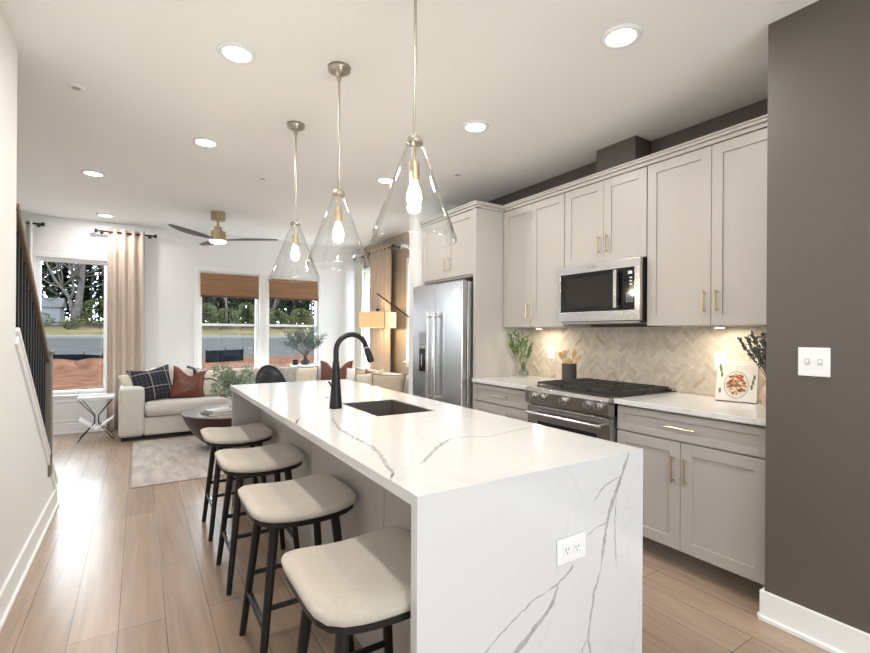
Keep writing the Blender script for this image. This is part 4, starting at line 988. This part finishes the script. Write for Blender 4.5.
# --- side table
sd = thing('side_table', 'white tray side table on crossed black wire legs beside the sofa arm', 'side table', (-.43, 7.02, 0))
def ST(x, y, z): return (x - .43, y + 7.02, z)
mb = box(-.61, -.25, 6.86, 7.18, .50, .507).box(-.61, -.602, 6.86, 7.18, .507, .53).box(-.258, -.25, 6.86, 7.18, .507, .53).box(-.602, -.258, 6.86, 6.868, .507, .53).box(-.602, -.258, 7.172, 7.18, .507, .53)
mb.build('tray', M['stonetray'], sd, bevel=.002)
for y in (-.13, .13):
    w = MB()
    for pts in ([(-.17, y, .50), (-.02, y * .3, .29), (-.02, y * .3, .20)], [(.17, y, .50), (.02, y * .3, .29), (.02, y * .3, .20)]): w.tube([ST(*p) for p in pts], .005, 8)
    w.tube([ST(-.02, y * .3, .20), ST(-.17, y, .01)], .005, 8).tube([ST(.02, y * .3, .20), ST(.17, y, .01)], .005, 8)
    w.tube([ST(-.17, y, .006), ST(-.17, -y, .006)], .005, 8) if y < 0 else w.tube([ST(.17, y, .006), ST(.17, -y, .006)], .005, 8)
    w.build('wire_leg', M['black'], sd)
sl = MB()
for s_ in (-1, 1):
    sl.bar(ST(0, 0, .13), ST(s_ * .17, 0, .26), .26, .006, up=(0, 0, 1))
sl.build('magazine_sling', M['stonetray'], sd)

# --- coffee table with books and greenery
CX, CY = .90, 5.80; CR = .50
ctb = thing('coffee_table', 'round bowl-shaped mahogany coffee table with a grey top on the rug', 'coffee table', (CX, CY, .0102))
MB().lathe([(0, .0), (.14, .0), (.22, .03), (.32, .10), (.40, .19), (.46, .29), (CR, .385), (CR, .395), (0, .395)], n=56).build('bowl_base', M['mahog'], ctb, smooth=False, local=True)
MB().lathe([(0, .395), (CR + .006, .395), (CR + .008, .402), (CR + .004, .412), (0, .412)], n=56).build('table_top', M['tabletop'], ctb, local=True)
for i, (w, d, z, lb) in enumerate(((.30, .22, .423, 'large dark grey book lying lowest in the stack on the coffee table'), (.24, .18, .449, 'smaller pale book on top of the stack on the coffee table'))):
    b = thing('coffee_table_book', lb, 'book', (.74, 5.56, z), R(15 + 10 * i))
    h_ = .025
    MB().box(-w / 2, w / 2, -d / 2, d / 2, 0, .003).box(-w / 2, w / 2, -d / 2, d / 2, h_ - .003, h_).box(-w / 2, -w / 2 + .003, -d / 2, d / 2, .003, h_ - .003).build('cover', M['bookgrey'] if i == 0 else mat('pale_book_cover', (.45, .44, .42), .5), b, local=True)
    MB().box(-w / 2 + .004, w / 2 - .003, -d / 2 + .003, d / 2 - .003, .003, h_ - .003).build('pages', M['page'], b, local=True)
vb = thing('table_planter', 'low white planter of pale sage greenery on the coffee table', 'plant', (.98, 5.86, .4225))
MB().lathe([(0, .001), (.08, .001), (.10, .05), (.105, .12), (.098, .12), (.09, .05), (0, .02)], n=28).build('pot', M['white_cer'], vb, smooth=True, local=True)
tips = [(rng.uniform(-.26, .20), rng.uniform(-.22, .2), rng.uniform(.16, .50)) for _ in range(40)]
s_, l_ = sprigs(rng, Vector((0, 0, .06)), tips, 30, .045, .026, .002, 0, .03); s_.build('stems', M['stem'], vb, local=True); l_.build('leaves', M['leafp'], vb, local=True)

# --- accent chair, seen as a round dark back behind the island end
ac = thing('accent_chair', 'small dark round-backed chair on the rug between the coffee table and the sofa corner', 'chair', (1.42, 6.02, .0102), R(190))
sh = MB(); n_ = 20; rows = 6; vs = []
for j in range(rows + 1):
    s_ = j / rows
    for i in range(n_ + 1):
        a = R(-72) + R(144) * i / n_; u = math.cos(a * 1.0)
        top = .42 + .45 * max(0, math.cos(a * 1.15)) ** .55
        z = .40 + (top - .40) * s_; r = .19 + .02 * s_
        vs.append((r * math.sin(a), -r * math.cos(a) + .04, z))
fs = [(j * (n_ + 1) + i, j * (n_ + 1) + i + 1, (j + 1) * (n_ + 1) + i + 1, (j + 1) * (n_ + 1) + i) for j in range(rows) for i in range(n_)]
sh.add(vs, fs).build('backrest', mat('charcoal_leather', (.03, .035, .045), .35), ac, smooth=True, solid=.03, local=True)
MB().tube([vs[rows * (n_ + 1) + i] for i in range(n_ + 1)], .018, 8).build('rim', M['black'], ac, smooth=True, local=True)
MB().lathe([(0, .36), (.18, .36), (.2, .38), (.2, .42), (.17, .45), (0, .455)], n=32).build('seat', M['black'], ac, smooth=True, local=True)
for sx in (-1, 1):
    for sy in (-1, 1): MB().cyl((sx * .17, sy * .17, 0), (sx * .12, sy * .12, .365), .011, .016, n=10).build('leg', M['black'], ac, local=True)

# --- console behind the sofa with plant pot and candle
cs = thing('sofa_console', 'small white table between the sofa back and the far windows, under the olive pot', 'console table', (2.1, 7.41, 0))
box(1.93, 2.36, 7.325, 7.49, .77, .80).build('table_top', M['trim'], cs, bevel=.002)
for x in (1.94, 2.32):
    for y in (7.33, 7.455): box(x, x + .03, y, y + .03, 0, .77).build('leg', M['trim'], cs)
pp = thing('potted_olive', 'leafy olive branches in a dark round pot in front of the right far window', 'plant', (2.14, 7.40, .8005))
MB().lathe([(0, .0), (.05, .0), (.075, .03), (.08, .06), (.06, .09), (.035, .10), (.03, .12), (.033, .125), (.026, .125), (.028, .1), (0, .09)], n=28).build('pot', M['crock'], pp, smooth=True, local=True)
tips = []
for _ in range(34):
    a = rng.uniform(0, 6.28); q = .36 * rng.random() ** .5; tips.append((q * math.cos(a), -.04 + .26 * q * math.sin(a), .30 + rng.uniform(.05, .33) * (1 - (q / .36) ** 2 * .55)))
s_, l_ = sprigs(rng, Vector((0, 0, .11)), tips, 46, .034, .020, .0025, .02, .04); s_.build('branches', M['stem'], pp, local=True); l_.build('leaves', M['leafo'], pp, local=True)
cj = thing('candle_jar', 'small black jar standing left of the dark plant pot', 'jar', (1.98, 7.38, .8005))
MB().lathe([(0, 0), (.04, 0), (.042, .01), (.042, .085), (.037, .085), (.037, .06), (0, .06)], n=24).build('jar_body', M['black'], cj, local=True)
MB().lathe([(0, .0605), (.034, .0605), (.036, .064), (0, .066)], n=20).build('wax', M['white_cer'], cj, local=True)

for o in (cs, pp, cj): o.location.x += .10
# --- floor lamp
LX, LY = 3.07, 4.68
fl = thing('floor_lamp', 'black boom floor lamp with a lit linen drum shade near the right wall', 'floor lamp', (LX, LY, 0))
MB().cyl((LX, LY, 0), (LX, LY, .03), .13, n=32).build('base', M['black'], fl, bevel=.004)
MB().cyl((LX, LY, .03), (LX, LY, 1.25), .011, n=12).build('pole', M['black'], fl)
b0 = Vector((2.84, 6.02, 1.87)); b1 = b0 + (Vector((LX, LY, 1.22)) - b0) * 1.1
MB().cyl(b0, b1, .010, n=10).build('boom', M['black'], fl)
hx, hy = 2.845, 6.0
MB().cyl((hx, hy, 1.86), (hx, hy, 1.62), .003, n=6).lathe([(0, 1.66), (.02, 1.658), (.024, 1.64), (.02, 1.62), (0, 1.618)], (hx, hy, 0), 16).build('hanger', M['black'], fl)
drum = MB().lathe([(.262, 1.385), (.262, 1.605), (.258, 1.605), (.258, 1.385)], (hx, hy, 0), 48)
drum.cyl((hx - .02, hy - .264, 1.385), (hx - .02, hy - .264, 1.605), .004, n=6, mi=1)
drum.build('lamp_shade', [M['shade'], M['stem']], fl)
MB().lathe([(.0, 1.47), (.028, 1.48), (.033, 1.51), (.02, 1.55), (.012, 1.6), (0, 1.6)], (hx, hy, 0), 16).build('bulb', M['bulb'], fl, smooth=True)
l = bpy.data.lights.new('floor_lamp_light', 'POINT'); l.energy = 10; l.color = (1, .72, .42); l.shadow_soft_size = .05
lo = bpy.data.objects.new('floor_lamp_light', l); col.objects.link(lo); lo.parent = fl; lo.location = (hx - LX, hy - LY, 1.43)
MB().bar((hx - .257, hy, 1.60), (hx + .257, hy, 1.60), .005, .005).bar((hx, hy - .257, 1.60), (hx, hy + .257, 1.60), .005, .005).build('spider_frame', M['black'], fl)

# ================================================================ OUTDOORS
def gz(Y):
    P = [(7.7, -.5), (36, -.5), (62, .52), (80, 1.7), (140, 3.8)]
    for (a, za), (b, zb_) in zip(P, P[1:]):
        if Y <= b: return za + (zb_ - za) * (Y - a) / (b - a)
    return 3.8
def strip(name, y0, y1, m, n_=8, dz=0):
    mb = MB(); vs = []
    for i in range(n_ + 1):
        y = y0 + (y1 - y0) * i / n_
        vs += [(-60, y, gz(y) + dz), (90, y, gz(y) + dz)]
    mb.add(vs, [(i * 2, i * 2 + 1, i * 2 + 3, i * 2 + 2) for i in range(n_)]); return struct(name, mb, m)
strip('ground_clay', 7.72, 36, M['dirt']); strip('road', 36, 62, M['asphalt']); strip('ground_grass', 62.5, 140, M['grass'])
cb = MB(); cb.add([(-60, 62, .5), (90, 62, .5), (90, 62, .76), (-60, 62, .76), (-60, 62.8, .80), (90, 62.8, .80)], [(0, 1, 2, 3), (3, 2, 5, 4)]); struct('curb', cb, M['curb'])
# clay mounds near the silt fence
for i, (u, v, r, lb) in enumerate(((52, 372, 1.3, 'low mound of loose red clay seen at the bottom of the first far window'), (94, 374, 1.1, 'smaller clay mound right of the larger one outside the first window'))):
    p = at(u, v, Y=29); mb = MB(); vs = []; n_ = 18
    for k, (q, h_) in enumerate(((1.5, -.05), (1.1, .14), (.7, .32), (.3, .42), (.01, .45))):
        for j in range(n_):
            a = 2 * math.pi * j / n_; w = 1 + .25 * noise.noise(Vector((math.cos(a) * 2 + i, math.sin(a) * 2, k)))
            vs.append((p.x + q * r * w * math.cos(a), 29 + q * r * w * math.sin(a) * .8, -.5 + h_))
    fs = [(k * n_ + j, k * n_ + (j + 1) % n_, (k + 1) * n_ + (j + 1) % n_, (k + 1) * n_ + j) for k in range(4) for j in range(n_)]
    tag(mb.add(vs, fs).build('clay_mound', M['dirt'], smooth=True), lb, 'dirt mound')
sf_ = thing('silt_fence', 'black silt fence cloth along the edge of the road outside', 'fence', (0, 35, -.5))
def silt(pts, h_):
    vs = []
    for x, y in pts: vs += [(x, y, gz(y) - .02), (x, y, gz(y) + h_)]
    MB().add(vs, [(i * 2, i * 2 + 1, i * 2 + 3, i * 2 + 2) for i in range(len(pts) - 1)]).build('cloth', M['silt'], sf_, solid=.02)
    for x, y in pts: box(x - .03, x + .03, y + .02, y + .08, gz(y) - .1, gz(y) + h_ + .15).build('stake', M['post'], sf_)
a_ = at(20, 355, Y=35).x; b_ = at(84, 357, Y=34.5).x; c_ = at(107, 364, Y=29).x
silt([(a_ - 8, 35), (a_, 35), ((a_ + b_) / 2, 34.8), (b_, 34.5), (b_ + 1.0, 32.5), (c_, 29)], .42)
p = at(206, 360, Y=30).x; q = at(243, 356, Y=31.5).x
silt([(p, 30), ((p + q) / 2, 30.6), (q, 31.5)], .7)
# split rail fence far across the road
pf_ = thing('rail_fence', 'low weathered wooden rail fence across the road', 'fence', (0, 79, gz(79)))
for z in (.3, .62): box(-32, 60, 78.95, 79.05, gz(79) + z, gz(79) + z + .14).build('rail', M['post'], pf_)
for i in range(31):
    x = -32 + i * 3.05; box(x - .08, x + .08, 78.9, 79.1, gz(79) - .1, gz(79) + .9).build('post', M['post'], pf_)
# shed
a = at(34, 300, Y=88).x; b = at(60, 300, Y=88).x
sh = thing('garden_shed', 'pale shed with a low roof beside the big bare tree across the road', 'building', ((a + b) / 2, 90, gz(90)))
box(a, b, 88, 93, gz(90) - .3, gz(90) + 2.7).build('wall', M['shed'], sh)
mb = MB(); z0 = gz(90) + 2.7; mb.add([(a - .3, 87.7, z0), (b + .3, 87.7, z0), (b + .3, 90.5, z0 + 1.5), (a - .3, 90.5, z0 + 1.5), (a - .3, 93.3, z0), (b + .3, 93.3, z0)], [(0, 1, 2, 3), (3, 2, 5, 4), (0, 3, 4), (1, 5, 2)]); mb.build('roof', M['shedroof'], sh)
# trees
def branchy(mb, p, d, L_, r, depth, rng):
    pts = [p]; q = p.copy(); dd = d.copy()
    for i in range(4):
        dd = (dd + Vector((rng.uniform(-.22, .22), rng.uniform(-.22, .22), rng.uniform(-.05, .2)))).normalized(); q = q + dd * L_ / 4; pts.append(q)
    mb.tube(pts, r, 6, rs=[r * (1 - .12 * i) for i in range(5)])
    if depth:
        for k in range(3 if depth > 1 else 4):
            s_ = pts[rng.choice([2, 3, 4])]; nd = (dd + Vector((rng.uniform(-1, 1), rng.uniform(-.8, .8), rng.uniform(-.2, .8)))).normalized()
            branchy(mb, s_, nd, L_ * rng.uniform(.55, .8), r * .52, depth - 1, rng)
def bare_tree(x, y, h_, r, label, seed, group=None, depth=4):
    rg_ = random.Random(seed); mb = MB(); z = gz(y)
    branchy(mb, Vector((x, y, z - .2)), Vector((0, 0, 1)), h_ * .34, r, depth, rg_)
    tag(mb.build('bare_tree', M['bark'], smooth=True), label, 'tree', group)
def leafy(x, y, h_, w, label, seed, m='evergreen', group=None, n_=1500, size=.5, trunk=True, name='evergreen_tree', cone=True):
    rg_ = random.Random(seed); z = gz(y); t = thing(name, label, 'tree' if trunk else 'shrub', (x, y, z), 0, group)
    if trunk: MB().cyl((0, 0, -.2), (0, 0, h_ * .8), w * .05 + .08, .05, n=8).build('trunk', M['bark'], t, local=True)
    lf = MB()
    for _ in range(n_):
        a = rg_.uniform(0, 6.28); s_ = rg_.random(); zz = h_ * (.04 + .96 * s_)
        rad = w * ((1 - s_) ** .6 if cone else math.sqrt(max(0.02, 1 - (2 * s_ - 1) ** 2))) * (.45 + .6 * rg_.random()) * (1 + .35 * noise.noise(Vector((math.cos(a) * 1.5, math.sin(a) * 1.5, zz * .5 + seed))))
        p = Vector((rad * math.cos(a), rad * math.sin(a) * .8, zz))
        leafq(lf, p, (math.cos(a), math.sin(a), rg_.uniform(-.4, .5)), size * rg_.uniform(.6, 1.3) * .8, size * .55, rg_)
    lf.build('foliage', M[m], t, local=True)
    return t
big = at(76, 318, Y=82)
rg_ = random.Random(21); mb = MB()
z = gz(64); s = 64 / 40.
P = lambda u, v: at(u, v, Y=82)
mb.tube([P(75, 323), P(76, 312), P(79, 300), P(81, 285), P(83, 265), P(82, 235)], 1, 10, rs=[.62, .52, .46, .4, .33, .24])
mb.tube([P(74, 318), P(71, 305), P(69, 297), P(62, 288), P(55, 280), P(46, 262)], 1, 8, rs=[.34, .28, .24, .2, .15, .1])
mb.tube([P(70, 300), P(74, 290), P(72, 275), P(66, 255)], 1, 8, rs=[.24, .2, .14, .09])
for k in range(24):
    u, v = rg_.choice([(81, 280), (83, 262), (62, 288), (50, 270), (72, 275), (82, 245)])
    branchy(mb, P(u, v) + Vector((0, rg_.uniform(-1, 1), 0)), Vector((rg_.uniform(-1, 1), rg_.uniform(-.6, .6), rg_.uniform(-.1, .9))).normalized(), rg_.uniform(5, 8), .11, 3, rg_)
tag(mb.build('bare_tree', M['bark'], smooth=True), 'big forked bare tree across the road seen through the first far window', 'tree')
leafy(at(98, 318, Y=84).x, 84, 4.0, 2.6, 'light green bush right of the big forked tree', 31, 'bushg', n_=1300, size=.42, trunk=False, name='roadside_bush', cone=False)
leafy(at(72, 318, Y=77).x, 77, 1.5, 1.2, 'small green bush at the foot of the big forked tree', 32, 'bushg', n_=500, size=.3, trunk=False, name='roadside_bush', cone=False)
leafy(at(42, 318, Y=84).x, 84, 1.9, 1.3, 'low green bush in front of the pale shed', 33, 'bushg', n_=500, size=.3, trunk=False, name='roadside_bush', cone=False)
for i, (u, h_, w) in enumerate(((207, 4.0, 1.7), (227, 3.3, 1.6), (247, 4.3, 1.7))):
    leafy(at(u, 318, Y=84).x, 84, h_, w, ['light green bush at the left of the left far pair window', 'low light green bush centred in the left far pair window', 'light green bush at the right of the left far pair window'][i], 40 + i, 'bushg', n_=1300, size=.42, trunk=False, name='roadside_bush', cone=False)
for i, (u, h_, w) in enumerate(((277, 3.1, 1.8), (301, 3.6, 1.8))):
    leafy(at(u, 318, Y=84).x, 84, h_, w, ['pale bush seen at the left of the right far pair window', 'pale bush seen behind the potted olive branches'][i], 50 + i, 'bushg', n_=1300, size=.42, trunk=False, name='roadside_bush', cone=False)
k = 0
for row, (yy, off) in enumerate(((98, 0), (107, 3.4), (116, 0))):
    for i in range(14):
        x = -34 + off + i * 6.8
        leafy(x, yy, (21 if x < 3 else 13) + 4 * ((i * 7 + row * 3) % 4) / 3 + row * 1.5, 2.2, 'dense dark evergreen tree in the belt of trees across the road', 60 + k, group='evergreens across the road', n_=1000, size=1.5); k += 1
for (x, y, h_) in [(-24, 91, 16), (-3, 91, 17), (5, 91, 18), (13, 90, 19), (21, 91, 18), (29, 90, 19), (37, 91, 18)]:
    bare_tree(x, y, h_, .28, 'slim bare grey tree in front of the evergreens across the road', 90 + k, 'slim bare trees across the road', 3); k += 1
